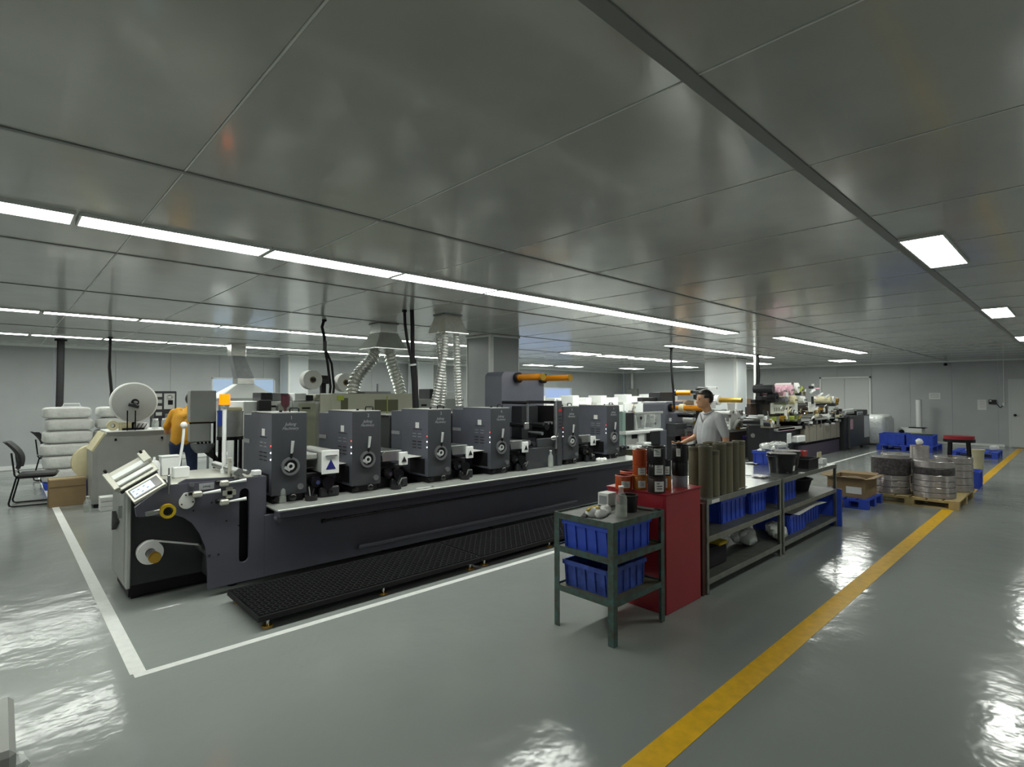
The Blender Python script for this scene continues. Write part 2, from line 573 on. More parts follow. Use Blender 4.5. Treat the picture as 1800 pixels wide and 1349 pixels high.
# columns
def column(name, label, x0, x1, y0, y1, mat='column_steel', tw=.035):
    c = G().box(x0, x1, y0, y1, 0, HC).build(name, mat, kind='structure', label=label)
    for (x, y) in ((x0, y0), (x1, y0), (x0, y1)):
        G().box(x-.012, x+tw if x == x0 else x+.012, y-.012, y+tw if y == y0 else y+.012, 0, HC-.002, .004).build('corner_trim', 'white_trim', c)
    G().box(x0-.03, x1+.03, y0-.03, y1+.03, HC-.045, HC-.002, .012).build('cove_trim', 'white_trim', c)
column('column', 'broad grey clad column behind the laminating tower', 6.65, 7.36, 7.6, 8.3, tw=.06)
column('column', 'pale clad column behind the man in the grey polo shirt', 16.45, 17.15, 7.35, 8.35, 'column_white', tw=.08)
column('column', 'white edged column by the back window', 5.95, 6.5, 15.5, 16.1, 'column_white')
column('column', 'narrow white edged column far behind the foil hoses', 10.3, 10.9, 15.5, 16.1, 'column_white')
# doors in the right wall
d = thing('door_1', 'plain grey door at the right edge with round knob', None, (XR-.03, 1.17, 0), kind='structure')
G().box(XR-.05, XR-.002, .68, 1.66, 0, 2.16, .004).build('door_frame', 'door_grey', d)
G().box(XR-.075, XR-.05, .74, 1.6, .02, 2.1, .004).build('door_leaf', 'door_grey', d)
G().cyl((XR-.075, 1.5, 1.02), (XR-.12, 1.5, 1.02), .03).ell((XR-.13, 1.5, 1.02), .03, .04, .04).build('door_knob', 'black_gloss', d)
p0 = at(1441, 663, X=XR); p1 = at(1531, 663, X=XR)
d = thing('door_2', 'closed double doorway outlined with white trim', None, (XR-.02, (p0.y+p1.y)/2, 0), kind='structure')
G().box(XR-.04, XR-.001, p1.y, p1.y+.06, 0, 2.34).box(XR-.04, XR-.001, p0.y-.06, p0.y, 0, 2.34).box(XR-.04, XR-.001, p1.y, p0.y, 2.28, 2.34).build('door_trim', 'white_trim', d)
for y0_, y1_ in ((p1.y+.07, (p0.y+p1.y)/2-.004), ((p0.y+p1.y)/2+.004, p0.y-.07)):
    G().box(XR-.022, XR-.001, y0_, y1_, .02, 2.27, .003).build('door_leaf', 'door_grey', d)
# floor markings
G().box(.60, 11.0, 3.845, 3.905, .0002, .0016).build('floor_line', 'line_white', label='white tape line along the front of the long press', cat='floor line')
G().box(.585, .665, 3.905, 15.0, .0002, .0016).build('floor_line', 'line_white', label='white tape line running back past the left end of the press', cat='floor line')
G().box(-5, 22.9, 1.31, 1.445, .0002, .0016).build('floor_line', 'line_yellow', label='broad yellow walkway line down the hall', cat='floor line')
G().box(11.2, 18.8, 4.2, 4.27, .0002, .0016).build('floor_line', 'line_white', label='thin white line in front of the far right machine', cat='floor line')
# ---------------------------------------------------------------- ceiling lights
def make_light(lx, ly):
    t = thing('ceiling_light', 'light', 'ceiling light', (0, 0, HC), local=True, group='flat ceiling lights')
    G().box(-lx/2, lx/2, -ly/2, ly/2, -.012, 0).box(-lx/2, lx/2, -ly/2, -ly/2+.012, -.022, -.012).box(-lx/2, lx/2, ly/2-.012, ly/2, -.022, -.012).box(-lx/2, -lx/2+.012, -ly/2+.012, ly/2-.012, -.022, -.012).box(lx/2-.012, lx/2, -ly/2+.012, ly/2-.012, -.022, -.012).build('frame', 'white_plastic', t)
    G().box(-lx/2+.013, lx/2-.013, -ly/2+.013, ly/2-.013, -.019, -.0125).build('diffuser', 'led_diffuser', t)
    return t
protos = {}
def light(x, y, label, lx=1.16, ly=.28):
    k = (round(lx, 2), round(ly, 2))
    if k not in protos:
        t = make_light(lx, ly); protos[k] = t; t.location = (x, y, HC); t['label'] = label
    else:
        t = copy_tree(protos[k], (x, y, HC), label)
    return t
for i in range(11):
    x = .34+1.178*(i-3)+.589
    if i < 2: lab = '%s LED panel of the nearest row, out of frame on the left' % ORD[i]
    elif i == 2: lab = 'LED panel cut off by the left edge, nearest light row'
    else: lab = '%s whole LED panel from the left in the nearest row' % ORD[i-3]
    light(x, 4.43, lab)
for i in range(9):
    x = .40+1.108*(i-2)+.554
    light(x, 9.74, ('%s LED panel at the cut off left end of the middle row' % ORD[i] if i < 2 else '%s whole LED panel from the left in the middle row' % ORD[i-2]), 1.08, .26)
for i in range(11):
    x = .40+1.105*(i-2)+.55
    light(x, 13.55, ('%s LED panel at the cut off left end of the rearmost row' % ORD[i] if i < 2 else '%s whole LED panel from the left in the rearmost row' % ORD[i-2]), 1.075, .3)
for r, y, nm in ((0, 6.5, 'far strip left of the black hanging cable'), (1, 4.1, 'far strip right of the black hanging cable')):
    for i in range(5):
        light(11.62+1.19*i, y, '%s LED panel along the %s' % (ORD[i], nm), 1.185, .24)
for i in range(3):
    light([5.37, 9.95, 14.9][i], .79, ['large square looking LED panel on the right beside the dark ceiling seam', 'second LED panel along the right ceiling seam', 'smallest LED panel at the right edge of the picture'][i], 1.2, .27)
for i in range(4):
    light(11.55+1.57*i, 9.45, '%s short far LED panel from the column, front short row' % ORD[i], 1.2, .55)
light(20.2, 11.1, 'far LED panel ending the short row, nearest the pale column', 1.2, .55)
light(19.8, 13.4, 'lone far LED panel by the back right corner', 1.2, .55)
light(14.9, 14.3, 'far LED panel just right of the broad column', 1.2, .55)
light(16.5, 14.1, 'far LED panel second to the right of the broad column', 1.2, .55)
light(19.9, 8.1, 'small far LED panel right of the pale column', 1.2, .55)
light(20.3, 5.5, 'small far LED panel in front of the outlined doorway', 1.2, .55)
for i, (x, y) in enumerate([(-3.8, .79), (-3.8, -2.8), (.8, -2.8), (5.37, -2.8), (9.95, -2.8), (14.9, -2.8), (19.5, -2.8), (19.5, .79)]):
    light(x, y, '%s LED panel of those behind and beside the viewer, outside the picture' % ORD[i], 1.2, .27)
# fittings on the walls
c = thing('security_camera', 'small black dome camera on the right wall under the ceiling', 'camera', (XR-.05, 3.2, HC-.12))
G().box(XR-.06, XR-.001, 3.14, 3.26, HC-.13, HC-.06, .01).build('bracket', 'white_plastic', c)
G().ell((XR-.08, 3.2, HC-.12), .06, .06, .05).build('dome', 'black_gloss', c)
q0 = at(1633, 691, X=XR); q1 = at(1653, 702, X=XR)
n = G().box(XR-.006, XR-.001, q1.y, q0.y, q1.z, q0.z).build('wall_notice', 'white_paper', label='small white notice with faint lines above the white roll post', cat='notice')
for k in range(3):
    zz = q0.z-.05-.05*k
    G().box(XR-.0075, XR-.006, q1.y+.03, q0.y-.03, zz, zz+.015).build('text_line', 'label_grey', n)
q0 = at(1718, 703, X=XR); q1 = at(1734, 721, X=XR)
n = G().box(XR-.006, XR-.001, q1.y, q0.y, q1.z, q0.z).build('wall_notice', 'white_paper', label='pale paper sheet pinned left of the black wall box', cat='notice')
for k in range(4):
    zz = q0.z-.06-.06*k
    G().box(XR-.0075, XR-.006, q1.y+.03, q0.y-.05, zz, zz+.01).build('text_line', 'label_grey', n)
q0 = at(1738, 703, X=XR); q1 = at(1752, 711, X=XR)
b = thing('wall_box', 'black wall box with cable beside the grey door', 'wall box', (XR-.02, (q0.y+q1.y)/2, q1.z))
G().box(XR-.06, XR-.001, q1.y, q0.y, q1.z, q0.z, .008).build('housing', 'black_gloss', b)
G().box(XR-.063, XR-.06, q0.y-.07, q0.y-.02, q0.z-.06, q0.z-.02).build('badge', 'white_plastic', b)
G().tube(bez((XR-.012, q1.y+.02, q1.z+.05), (XR-.012, q1.y-.1, q1.z-.15), (XR-.012, 1.85, q1.z-.15), (XR-.012, 1.78, q1.z)), .01).build('cable', 'black_rubber', b)
G().box(XR-.04, XR-.001, 1.74, 1.80, q1.z-.05, q1.z+.05, .006).build('switch', 'white_plastic', b)
G().cyl((XR-.012, 1.76, q1.z+.05), (XR-.012, 1.76, HC-.05), .012).build('conduit', 'white_trim', b)
b = thing('electrical_box', 'grey electrical box with conduit in the back right corner', 'electrical box', (XR-.2, YB-.6, 1.3))
q0 = at(1092, 684, X=XR-.2); q0.y = 15.95; q1 = at(1092, 706, X=XR-.2); q1.y = 15.3
G().box(XR-.2, XR-.001, q1.y, q0.y, q1.z, q0.z, .01).build('cabinet', 'machine_grey', b)
G().box(XR-.207, XR-.2, q1.y+.03, q0.y-.03, q1.z+.03, q0.z-.03, .004).build('cabinet_door', 'machine_grey', b)
G().cyl((XR-.1, (q0.y+q1.y)/2, q0.z), (XR-.1, (q0.y+q1.y)/2, HC-.05), .07).build('conduit', 'white_trim', b)
# ================================================================ the long label press
PY = 4.95            # front face of the press body
UY = 5.1             # front face of the print units
ZL = .66             # ledge height
press = thing('label_press', 'long dark grey label press with six numbered print units', 'printing press', (4.2, 5.4, 0))
def AX(px, py, Y=PY):
    p = at(px, py, Y=Y); return (p.x, p.z)
PEND = 7.45
sx0, sx1 = 1.495, 1.575
ztop = .945
# left part of the frame plate with the curved cut-out, then strips round the slot
left = [AX(240, 909), AX(237, 893), AX(290, 854), AX(375, 846), (sx0, ztop), (sx0, .07), AX(366, 1037), AX(364, 985), AX(361, 962), AX(352, 940), AX(338, 920), AX(322, 910), AX(308, 906)]
zs1, zs0, rr = .82, .27, .04
arc_t = [(sx0+rr-rr*math.cos(math.pi*k/8), zs1+rr*math.sin(math.pi*k/8)) for k in range(9)]
arc_b = [(sx0+rr-rr*math.cos(math.pi*k/8), zs0-rr*math.sin(math.pi*k/8)) for k in range(9)]
G().prism(left, 'xz', PY, PY+.03).prism([(sx0, ztop)]+arc_t+[(sx1, ztop)], 'xz', PY, PY+.03).prism([(sx0, .07)]+arc_b+[(sx1, .07)], 'xz', PY, PY+.03).prism([(sx1, .07), (sx1, ztop), (1.70, ztop), (1.70, .07)], 'xz', PY, PY+.03).build('frame_plate', 'press_body', press, smooth=False)
G().box(sx0-.02, sx1+.02, PY+.10, PY+.12, .2, .9).build('slot_back', 'black_matte', press)
G().box(1.30, PEND, PY+.16, 5.95, .12, .60).build('inner_frame', 'press_recess', press)
G().box(1.70, PEND, PY, PY+.03, .07, .605, .003).build('base_skirt', 'press_body', press)
G().box(1.70, 1.725, PY+.03, 5.6, .605, .94).build('end_rib', 'press_body', press)
# ledge
G().box(1.76, PEND+.1, 4.80, 5.25, ZL-.018, ZL, .004).build('ledge', 'ledge_top', press)
G().box(1.78, PEND+.1, 4.815, 4.95, ZL-.075, ZL-.018, .006).build('ledge_rail', 'press_body', press)
G().cyl((1.80, 4.86, ZL-.09), (1.80, 4.94, ZL-.09), .028).build('rail_end', 'press_body', press)
G().cyl((2.24, 4.925, .475), (5.9, 4.925, .475), .012).cyl((2.21, 4.925, .475), (2.24, 4.925, .475), .02).build('guide_bar', 'black_gloss', press)
G().cyl((2.58, 4.92, .168), (5.9, 4.92, .168), .022, n=12).build('air_pipe', 'press_body', press)
for k in range(9):
    x = 2.35+.42*k
    G().box(x-.01, x+.01, 4.925, 4.952, .465, .485).build('bar_bracket', 'black_gloss', press)
for (px, py) in ((372, 884), (420, 924), (398, 916), (340, 898), (368, 977), (384, 975)):
    x, z = AX(px, py)
    G().cyl((x, PY+.002, z), (x, PY-.004, z), .007, n=10).build('bolt', 'black_matte', press)
# recessed unwind bay at the left end
px0, pz0 = AX(221, 1031, 5.3)
G().box(.745, 1.62, 5.30, 5.32, .12, .86, .003).build('unwind_panel', 'press_recess', press)
G().box(.745, .775, 5.22, 5.95, .12, .905, .006).build('end_panel', 'machine_grey', press, label='light grey end panel')
G().box(.78, 1.62, 5.34, 5.9, .02, .12).build('bay_floor', 'black_matte', press)
G().obox((.735, 5.45, .70), (.03, .03, .10)).cyl((.72, 5.45, .69), (.75, 5.45, .69), .012).build('end_latch', 'steel', press)
G().prism([(5.55, .60), (5.75, .66), (5.75, .50)], 'yz', .715, .745).build('end_hook', 'black_matte', press)
sx, sz = AX(264, 972, 5.22)
G().cyl((sx, 5.30, sz), (sx, 5.03, sz), .034, n=20).build('unwind_shaft', 'black_gloss', press)
G().cyl((sx, 5.05, sz), (sx, 5.035, sz), .044, n=20).cyl((sx, 5.035, sz), (sx, 5.015, sz), .037, n=20).build('shaft_cap', 'gold', press)
rg = G().lathe([(.036, 0), (.092, 0), (.092, .08), (.036, .08)], (sx, 5.285, sz), (0, -1, 0), 32, True)
rg.build('paper_roll', 'white_paper', label='small white paper roll on the unwind shaft with brass cap', cat='paper roll')
# white web rising from the roll
G().prism([(sx+.02, sz+.092), (1.26, sz-.005), (1.26, sz-.009), (sx+.02, sz+.088)], 'xz', 5.21, 5.28).build('paper_web', 'white_paper', press)
G().cyl((1.27, 5.30, sz-.03), (1.27, 5.0, sz-.03), .022).build('idler_roller', 'steel', press)
x, z = AX(345, 930)
G().prism([(x+.02, z+.02), (1.32, .52), (1.345, .52), (x+.045, z+.02)], 'xz', PY+.05, PY+.25).build('web_guard', 'steel_dull', press)
# nose roller and parts on the plate
x, z = AX(292, 897)
G().ring((x, PY-.05, z), (0, 1, 0), .034, .054, .05, 28).build('yellow_core', 'yellow_plastic', press, label='yellow cardboard core ring')
G().cyl((x, PY, z), (x, PY-.06, z), .026).build('core_shaft', 'black_gloss', press)
x2, z2 = AX(262, 897)
G().obox(((x+x2)/2-.02, PY-.03, z), (abs(x-x2)+.02, .03, .035), (0, -.1, 0), .006).build('core_arm', 'steel', press)
x, z = AX(328, 880)
pts = [(x+.056*math.cos(math.radians(a)), z-.01+.056*math.sin(math.radians(a))) for a in range(150, 391, 15)]+[(x+.01, z+.062), (x-.02, z+.06)]
G().prism(pts, 'xz', PY-.012, PY).build('cover_disc', 'white_paint', press)
for a in (100, 215, 340):
    G().cyl((x+.045*math.cos(math.radians(a)), PY-.012, z+.045*math.sin(math.radians(a))), (x+.045*math.cos(math.radians(a)), PY-.018, z+.045*math.sin(math.radians(a))), .006, n=8).build('screw', 'black_matte', press)
for (px, py) in ((345, 868), (392, 849), (392, 882)):
    x, z = AX(px, py)
    G().box(x-.035, x+.035, PY-.055, PY, z-.025, z+.022, .01).build('clamp_block', 'alu_cream', press)
    G().cyl((x+.035, PY-.035, z), (x+.165, PY-.06, z+.012), .008, .015, n=12).build('clamp_lever', 'white_plastic', press)
    G().cyl((x-.06, PY-.02, z+.01), (x-.03, PY-.02, z+.01), .018, n=12).build('clamp_pivot', 'black_gloss', press)
x, z = AX(402, 866)
G().box(x-.05, x+.05, PY-.03, PY, z-.022, z+.022, .006).box(x-.025, x+.025, PY-.03, PY, z-.045, z+.045, .006).build('cross_block', 'alu_cream', press)
x, z = AX(363, 855)
npl = G().box(x-.055, x+.055, PY-.006, PY, z-.026, z+.026).build('name_plate', 'label_grey', press)
lettering('Jufeng', .022, (x, PY-.0065, z), '-y', 'ink_text', npl)
x, z = AX(336, 852)
G().cyl((x, PY, z), (x, PY-.03, z), .018).build('knob', 'steel_dull', press)
# infeed table behind the plate
G().box(.92, 1.66, PY+.03, 5.75, .935, .955, .004).build('infeed_table', 'alu_cream', press)
G().box(1.0, 1.66, PY+.125, 5.72, .86, .935).build('table_side', 'teal_grey', press)
G().cyl((1.5, PY+.02, 1.0), (1.5, 5.7, 1.0), .03).build('infeed_roller', 'steel', press)
for k, (dx, dz) in enumerate(((0, 0), (.05, .03), (-.04, .035))):
    G().cyl((1.5+dx, PY-.03, .965+dz), (1.5+dx, PY+.06, .965+dz), .02).build('guide_knob', 'steel', press)
G().cyl((1.44, PY+.08, .955), (1.44, PY+.08, 1.09), .016).cyl((1.44, PY+.08, 1.09), (1.44, PY+.08, 1.12), .02).build('guide_post', 'alu_cream', press)
G().box(1.61, 1.68, PY+.02, PY+.08, .955, 1.0, .006).build('sensor_block', 'white_plastic', press)
# nose: mid section of the end frame
G().prism([(.79, .72), (.79, .83), (1.10, .98), (1.46, .96), (1.46, .72)], 'xz', PY+.03, PY+.05).build('nose_plate', 'press_body', press)
G().cyl((.84, PY+.05, .76), (.84, 5.6, .76), .03).build('nose_roller', 'steel', press)
# control screen on the slanted nose
def slab(name, mat, parent, c, u, v, su, sv, t, label=None, bev=.004):
    u = Vector(u).normalized(); v = Vector(v); v = (v-u*v.dot(u)).normalized(); w = u.cross(v)
    g = G().box(-su/2, su/2, -sv/2, sv/2, -t/2, t/2, bev)
    g.xf(Matrix.Translation(c) @ Matrix((u, v, w)).transposed().to_4x4())
    return g.build(name, mat, parent, label=label), (u, v, w)
U = Vector((.86, 0, .50)); V = Vector((-.28, .62, .52))
cc = at(257, 859, Y=4.86)
scr, (u, v, w) = slab('control_panel', 'alu_cream', press, cc, U, V, .235, .13, .03)
nrm = w if w.y < 0 else -w
slab('screen_bezel', 'black_gloss', scr, cc+nrm*.016, U, V, .205, .095, .006)
slab('touch_screen', 'screen', scr, cc+nrm*.0195-u*.02, U, V, .145, .07, .004)
for (a, b_) in ((-.07, .02), (-.03, .015), (.02, .02), (-.06, -.02), (-.01, -.025), (.04, -.015)):
    slab('screen_icon', 'screen_mark', scr, cc+nrm*.0222-u*.02+u*a*.8+v*b_*.8, U, V, .017, .009, .001, bev=0)
# web guide tray above it
tc_ = at(232, 832, Y=5.18)
K = .66
tray, (u, v, w) = slab('web_guide', 'alu_cream', press, tc_, U, V, .47*K, .30*K, .02)
n2 = w if w.z > 0 else -w
slab('guide_roller_cover', 'white_plastic', tray, tc_+(n2*.035+v*.03)*K, U, V, .40*K, .07*K, .05*K)
slab('guide_roller_cover', 'white_plastic', tray, tc_+(n2*.03-v*.07)*K, U, V, .40*K, .06*K, .035*K)
slab('guide_end', 'alu_cream', tray, tc_+(n2*.04-u*.215)*K, U, V, .06*K, .28*K, .06*K)
slab('guide_end', 'alu_cream', tray, tc_+(n2*.05+u*.20+v*.08)*K, U, V, .09*K, .16*K, .06*K)
slab('guide_edge', 'black_matte', tray, tc_+(-n2*.02-v*.15)*K, U, V, .42*K, .02, .03)
slab('guide_edge', 'black_matte', tray, tc_+(-n2*.06-v*.13)*K, U, V, .30*K, .05*K, .03)
for s_ in (-1, 1):
    G().cyl(tc_+(u*s_*.2+v*.13+n2*.05)*K, tc_+(u*s_*.2+v*.15+n2*.10)*K, .011, n=8).build('guide_screw', 'black_matte', tray)
G().cyl(tc_-n2*.01, Vector((tc_.x+.08, tc_.y+.05, .72)), .03).build('guide_support', 'press_recess', press)
x, z = AX(283, 848, 4.98)
G().cyl((x, 4.93, z), (x, 5.1, z), .03).obox((x+.03, 4.97, z-.02), (.06, .05, .05), (0, -.4, 0), .01).build('edge_sensor', 'steel', press)
x, z = AX(297, 830, 4.93)
G().cyl((x, 4.93, z+.03), (x, 4.93, z-.17), .006, n=8).obox((x, 4.93, z-.06), (.02, .02, .07), (0, 0, 0), .004).build('web_pin', 'steel', press)
# signal beacon
bx_ = at(395, 700, Y=5.35).x+.06
pole = G().cyl((bx_-.06, 5.35, .955), (bx_-.06, 5.35, 1.54), .017, n=14).cyl((bx_-.06, 5.35, .955), (bx_-.06, 5.35, .99), .03).build('beacon_pole', 'white_plastic', press)
G().cyl((bx_-.06, 5.35, 1.57), (bx_-.06, 5.35, 1.665), .046, .043, n=24).build('beacon_lamp', 'beacon', pole, label='lit amber lamp')
G().cyl((bx_-.06, 5.35, 1.54), (bx_-.06, 5.35, 1.57), .03, .046, n=24).build('beacon_base', 'alu_cream', pole)
# gooseneck lamp block
G().box(1.075, 1.195, 5.28, 5.36, .955, 1.045, .006).build('white_block', 'white_plastic', press)
G().tube(bez((1.12, 5.32, 1.04), (1.13, 5.32, 1.15), (1.15, 5.32, 1.2), (1.155, 5.32, 1.38)), .011).build('gooseneck', 'white_plastic', press)
G().ell((1.155, 5.32, 1.40), .028, .028, .028, 12, 8).build('gooseneck_joint', 'white_plastic', press)
# ---------------------------------------------------------------- one print unit (local, origin at its front left bottom corner on the ledge)
UH = 1.49-ZL; UWD = .32; UD = .80
unit_root = None
def make_unit():
    # the unit's housing is the part, the fittings are its sub-parts; front top local y = 0
    g = G().box(0, UWD, 0, .56, .07, UH, .006).box(.006, UWD-.006, .56, UD, .07, UH-.025, .006)
    g.v = [p for p in g.v]
    me_o = g.build('print_unit', 'press_dark', press)
    # undo the world offset: keep vertices local
    me_o.data.transform(Matrix.Translation(absof(press)))
    ABS[me_o.name] = Vector((0, 0, 0))
    u_ = me_o
    G().box(-.002, UWD+.002, -.006, .0, .075, UH-.004, .003).build('front_cover', 'press_front', u_)
    G().box(-.003, UWD+.003, .0, .555, UH, UH+.006, .002).build('top_cap', 'machine_grey', u_)
    G().box(.02, UWD-.02, .03, .5, 0, .07).build('foot_block', 'black_matte', u_)
    # web opening low on the left side
    G().box(-.003, .0, .06, .36, .10, .27).build('web_opening', 'black_matte', u_)
    G().box(UWD, UWD+.003, .06, .36, .10, .27).build('web_opening', 'black_matte', u_)
    # vents on the left side
    for c in range(2):
        for r in range(3):
            y = .12+.11*c
            G().obox((-.001, y+.045, .46-.036*r), (.004, .075, .010), (0, 0, 0)).build('vent_slot', 'black_matte', u_)
        for r in range(2):
            G().obox((-.001, .12+.11*c+.045, .55-.034*r), (.003, .07, .010)).build('vent_slot', 'letter_grey', u_)
    G().box(-.004, 0, .12, .30, .60, .606).build('side_groove', 'black_matte', u_)
    st = G().box(-.003, 0, .18, .25, .615, .68).build('sticker', 'white_paper', u_)
    G().box(-.004, -.003, .192, .238, .63, .66).build('sticker_print', 'label_grey', st)if False else None
    G().box(-.003, 0, .60, .78, .52, .56).build('side_plate', 'label_grey', u_)
    # indicator lights on the front left edge
    for k in range(3):
        G().ell((-.004, .012, .53-.062*k), .006, .006, .009, 10, 6).build('indicator', ('led_red' if k == 0 else 'led_white'), u_)
    # hand wheel
    cx, cz = .165, .335
    G().cyl((cx, -.006, cz), (cx, -.014, cz), .07, n=28).build('wheel_recess', 'black_matte', u_)
    G().ring((cx, -.018, cz), (0, 1, 0), .062, .084, .024, 32).build('wheel_ring', 'steel_dull', u_)
    G().ring((cx, -.020, cz), (0, 1, 0), .018, .034, .02, 24).obox((cx-.03, -.02, cz-.02), (.06, .012, .025), (0, .6, 0)).build('wheel_hub', 'alu_bright', u_)
    # crank lever
    G().cyl((cx+.002, -.022, cz+.075), (cx+.012, -.03, cz+.13), .012, n=12).build('lever_collar', 'black_gloss', u_)
    G().cyl((cx+.006, -.03, cz+.12), (cx+.012, -.04, cz+.235), .011, .015, n=14).build('lever_grip', 'alu_bright', u_)
    # small knobs
    G().cyl((.255, -.006, .14), (.255, -.035, .14), .022, n=16).ring((.255, -.03, .14), (0, 1, 0), .012, .028, .012, 16).build('lock_knob', 'steel_dull', u_)
    G().ell((.18, -.04, .055), .035, .035, .035, 12, 8).build('pressure_knob', 'black_gloss', u_)
    G().cyl((.04, -.03, .045), (.04, .03, .045), .022, n=14).build('side_knob', 'black_gloss', u_)
    # lifting handle
    G().tube([(.20, .10, UH), (.20, .10, UH+.035), (.205, .10, UH+.042), (.275, .10, UH+.042), (.285, .10, UH+.036), (.285, .10, UH)], .007).build('lifting_handle', 'black_gloss', u_)
    G().cyl((.13, .14, UH), (.13, .14, UH+.022), .013, n=12).build('top_knob', 'black_gloss', u_)
    lettering('Jufeng', .042, (.165, -.0065, UH-.105), '-y', 'letter_grey', u_, .35)
    lettering('Machinery', .036, (.165, -.0065, UH-.145), '-y', 'letter_grey', u_, .35)
    return u_
unit_x = [1.81, 2.60, 3.52, 4.46, 5.84, 6.85]
proto_unit = make_unit()
# the prototype sits at the origin while its fittings are made
units = []
for i, x in enumerate(unit_x):
    u_ = proto_unit if i == 0 else copy_tree(proto_unit, parent=press)
    u_.location = Vector((x, UY, ZL))-absof(press)
    units.append(u_)
for i, u_ in enumerate(units):
    lettering(str(i+1), .05, (.175, -.0065, UH-.045), '-y', 'letter_grey', u_, name='unit_number')
# ---------------------------------------------------------------- inking groups between the units
def inker(x0, x1, big=False):
    xm = (x0+x1)/2
    w = x1-x0
    if big:
        t = G().box(x0+.14, x0+.31, UY-.03, UY+.62, .90, 1.115, .012).build('ink_cover', 'machine_grey', press)
        fx0, fx1, fz0, fz1, fy = x0+.14, x0+.31, .89, 1.12, UY-.035
        G().box(fx0-.004, fx1+.004, fy-.004, fy+.006, fz0, fz1, .008).build('cover_front', 'white_paint', t)
        G().box(fx0+.03, fx1-.02, fy-.022, fy-.004, 1.062, 1.074, .003).build('cover_grip', 'chrome', t)
        tx, tz, ts = (fx0+fx1)/2+.003, .935, .1
        G().box(x0+.004, x0+.14, UY+.06, UY+.6, 1.03, 1.09, .01).build('doctor_bar', 'machine_grey', press)
    else:
        prof = [(x0+.03, .955), (x0+.02, 1.02), (x0+.06, 1.055), (x0+.27, 1.045), (x0+.30, 1.0), (x0+.28, .95)]
        t = G().prism(prof, 'xz', UY+.0, UY+.62).build('ink_tray', 'steel', press)
        G().box(x0+.02, x0+.29, UY+.05, UY+.6, 1.046, 1.056, .004).build('tray_lid', 'steel', t)
        fx0, fx1 = x0+.22, x0+.32; fy = UY-.03
        G().box(fx0, fx1, fy, fy+.03, .90, 1.04, .005).build('cover_front', 'white_paint', t)
        tx, tz, ts = (fx0+fx1)/2, .935, .062
    G().prism([(tx-ts/2, tz), (tx+ts/2, tz), (tx, tz+ts*.95)], 'xz', fy-.0065, fy-.004).build('warning_triangle', 'blue_sign' if big else 'black_matte', t)
    # black mechanics underneath
    G().box(x0+.02, x0+.30, UY+.10, UY+.66, ZL, .90, .01).build('ink_frame', 'machine_black', press)
    G().cyl((x0+.10, UY+.0, .82), (x0+.10, UY+.6, .82), .05, n=20).build('ink_roller', 'black_gloss', press)
    G().cyl((x0+.22, UY-.01, .80), (x0+.22, UY+.6, .80), .06, n=20).build('ink_roller', 'black_gloss', press)
    G().cyl((x0+.10, UY-.04, .82), (x0+.10, UY+.01, .82), .02, n=12).build('roller_shaft', 'chrome', press)
    G().box(x0+.14, x0+.34, UY+.0, UY+.06, ZL, .76, .012).build('side_bracket', 'machine_black', press)
    G().cyl((x0+.23, UY-.04, .71), (x0+.23, UY, .71), .022, n=12).build('adjust_knob', 'black_gloss', press)
    G().prism([(x0+.005, .94), (x1-.005, .955), (x1-.005, .958), (x0+.005, .943)], 'xz', UY+.12, UY+.5).build('paper_web', 'white_paper', press)
for i, (a, b_) in enumerate(((0, 1), (1, 2), (2, 3))):
    inker(unit_x[a]+UWD, unit_x[b_], i == 0)
inker(unit_x[3]+UWD, unit_x[3]+UWD+.46)
inker(unit_x[4]+UWD+.06, unit_x[5])
# a low link beam behind everything joins the groups
G().box(1.70, PEND, 5.62, 5.95, .60, .80).build('rear_beam', 'press_recess', press)
# ---------------------------------------------------------------- laminating tower between units four and five
tw = 4.98
prof = [(5.12, .80), (5.12, 1.90)]+[(5.12+.09-.09*math.cos(math.radians(a)), 1.90+.09*math.sin(math.radians(a))) for a in range(15, 91, 15)]+[(5.95, 1.99), (5.98, 1.9), (5.98, 1.62), (5.98, .80)]
tower = G().prism(prof, 'xz', 5.62, 5.98).build('laminating_tower', 'press_dark', press)
for k, (px, pxe) in enumerate(((908, 955), (958, 1003))):
    xx = at(px, 663, Y=5.62).x if k == 0 else 5.93
    zc = 1.905
    ye = at(pxe, 663, X=xx).y
    G().cyl((xx, 5.62, zc), (xx, 5.56, zc), .075, n=20).build('roll_hub', 'black_gloss', tower)
    rl = G().cyl((xx, 5.56, zc), (xx, ye+.015, zc), .045, n=24).build('orange_shaft', 'orange_roll', tower)
    G().cyl((xx, ye+.015, zc), (xx, ye, zc), .05, n=24).build('shaft_end', 'gold', tower)
    for a in range(3):
        an = math.radians(60+120*a)
        G().obox((xx+.045*math.cos(an), (5.56+ye)/2, zc+.045*math.sin(an)), (.012, 5.5-ye, .008), (0, -an+math.pi/2, 0)).build('shaft_rib', 'gold', rl)if False else None
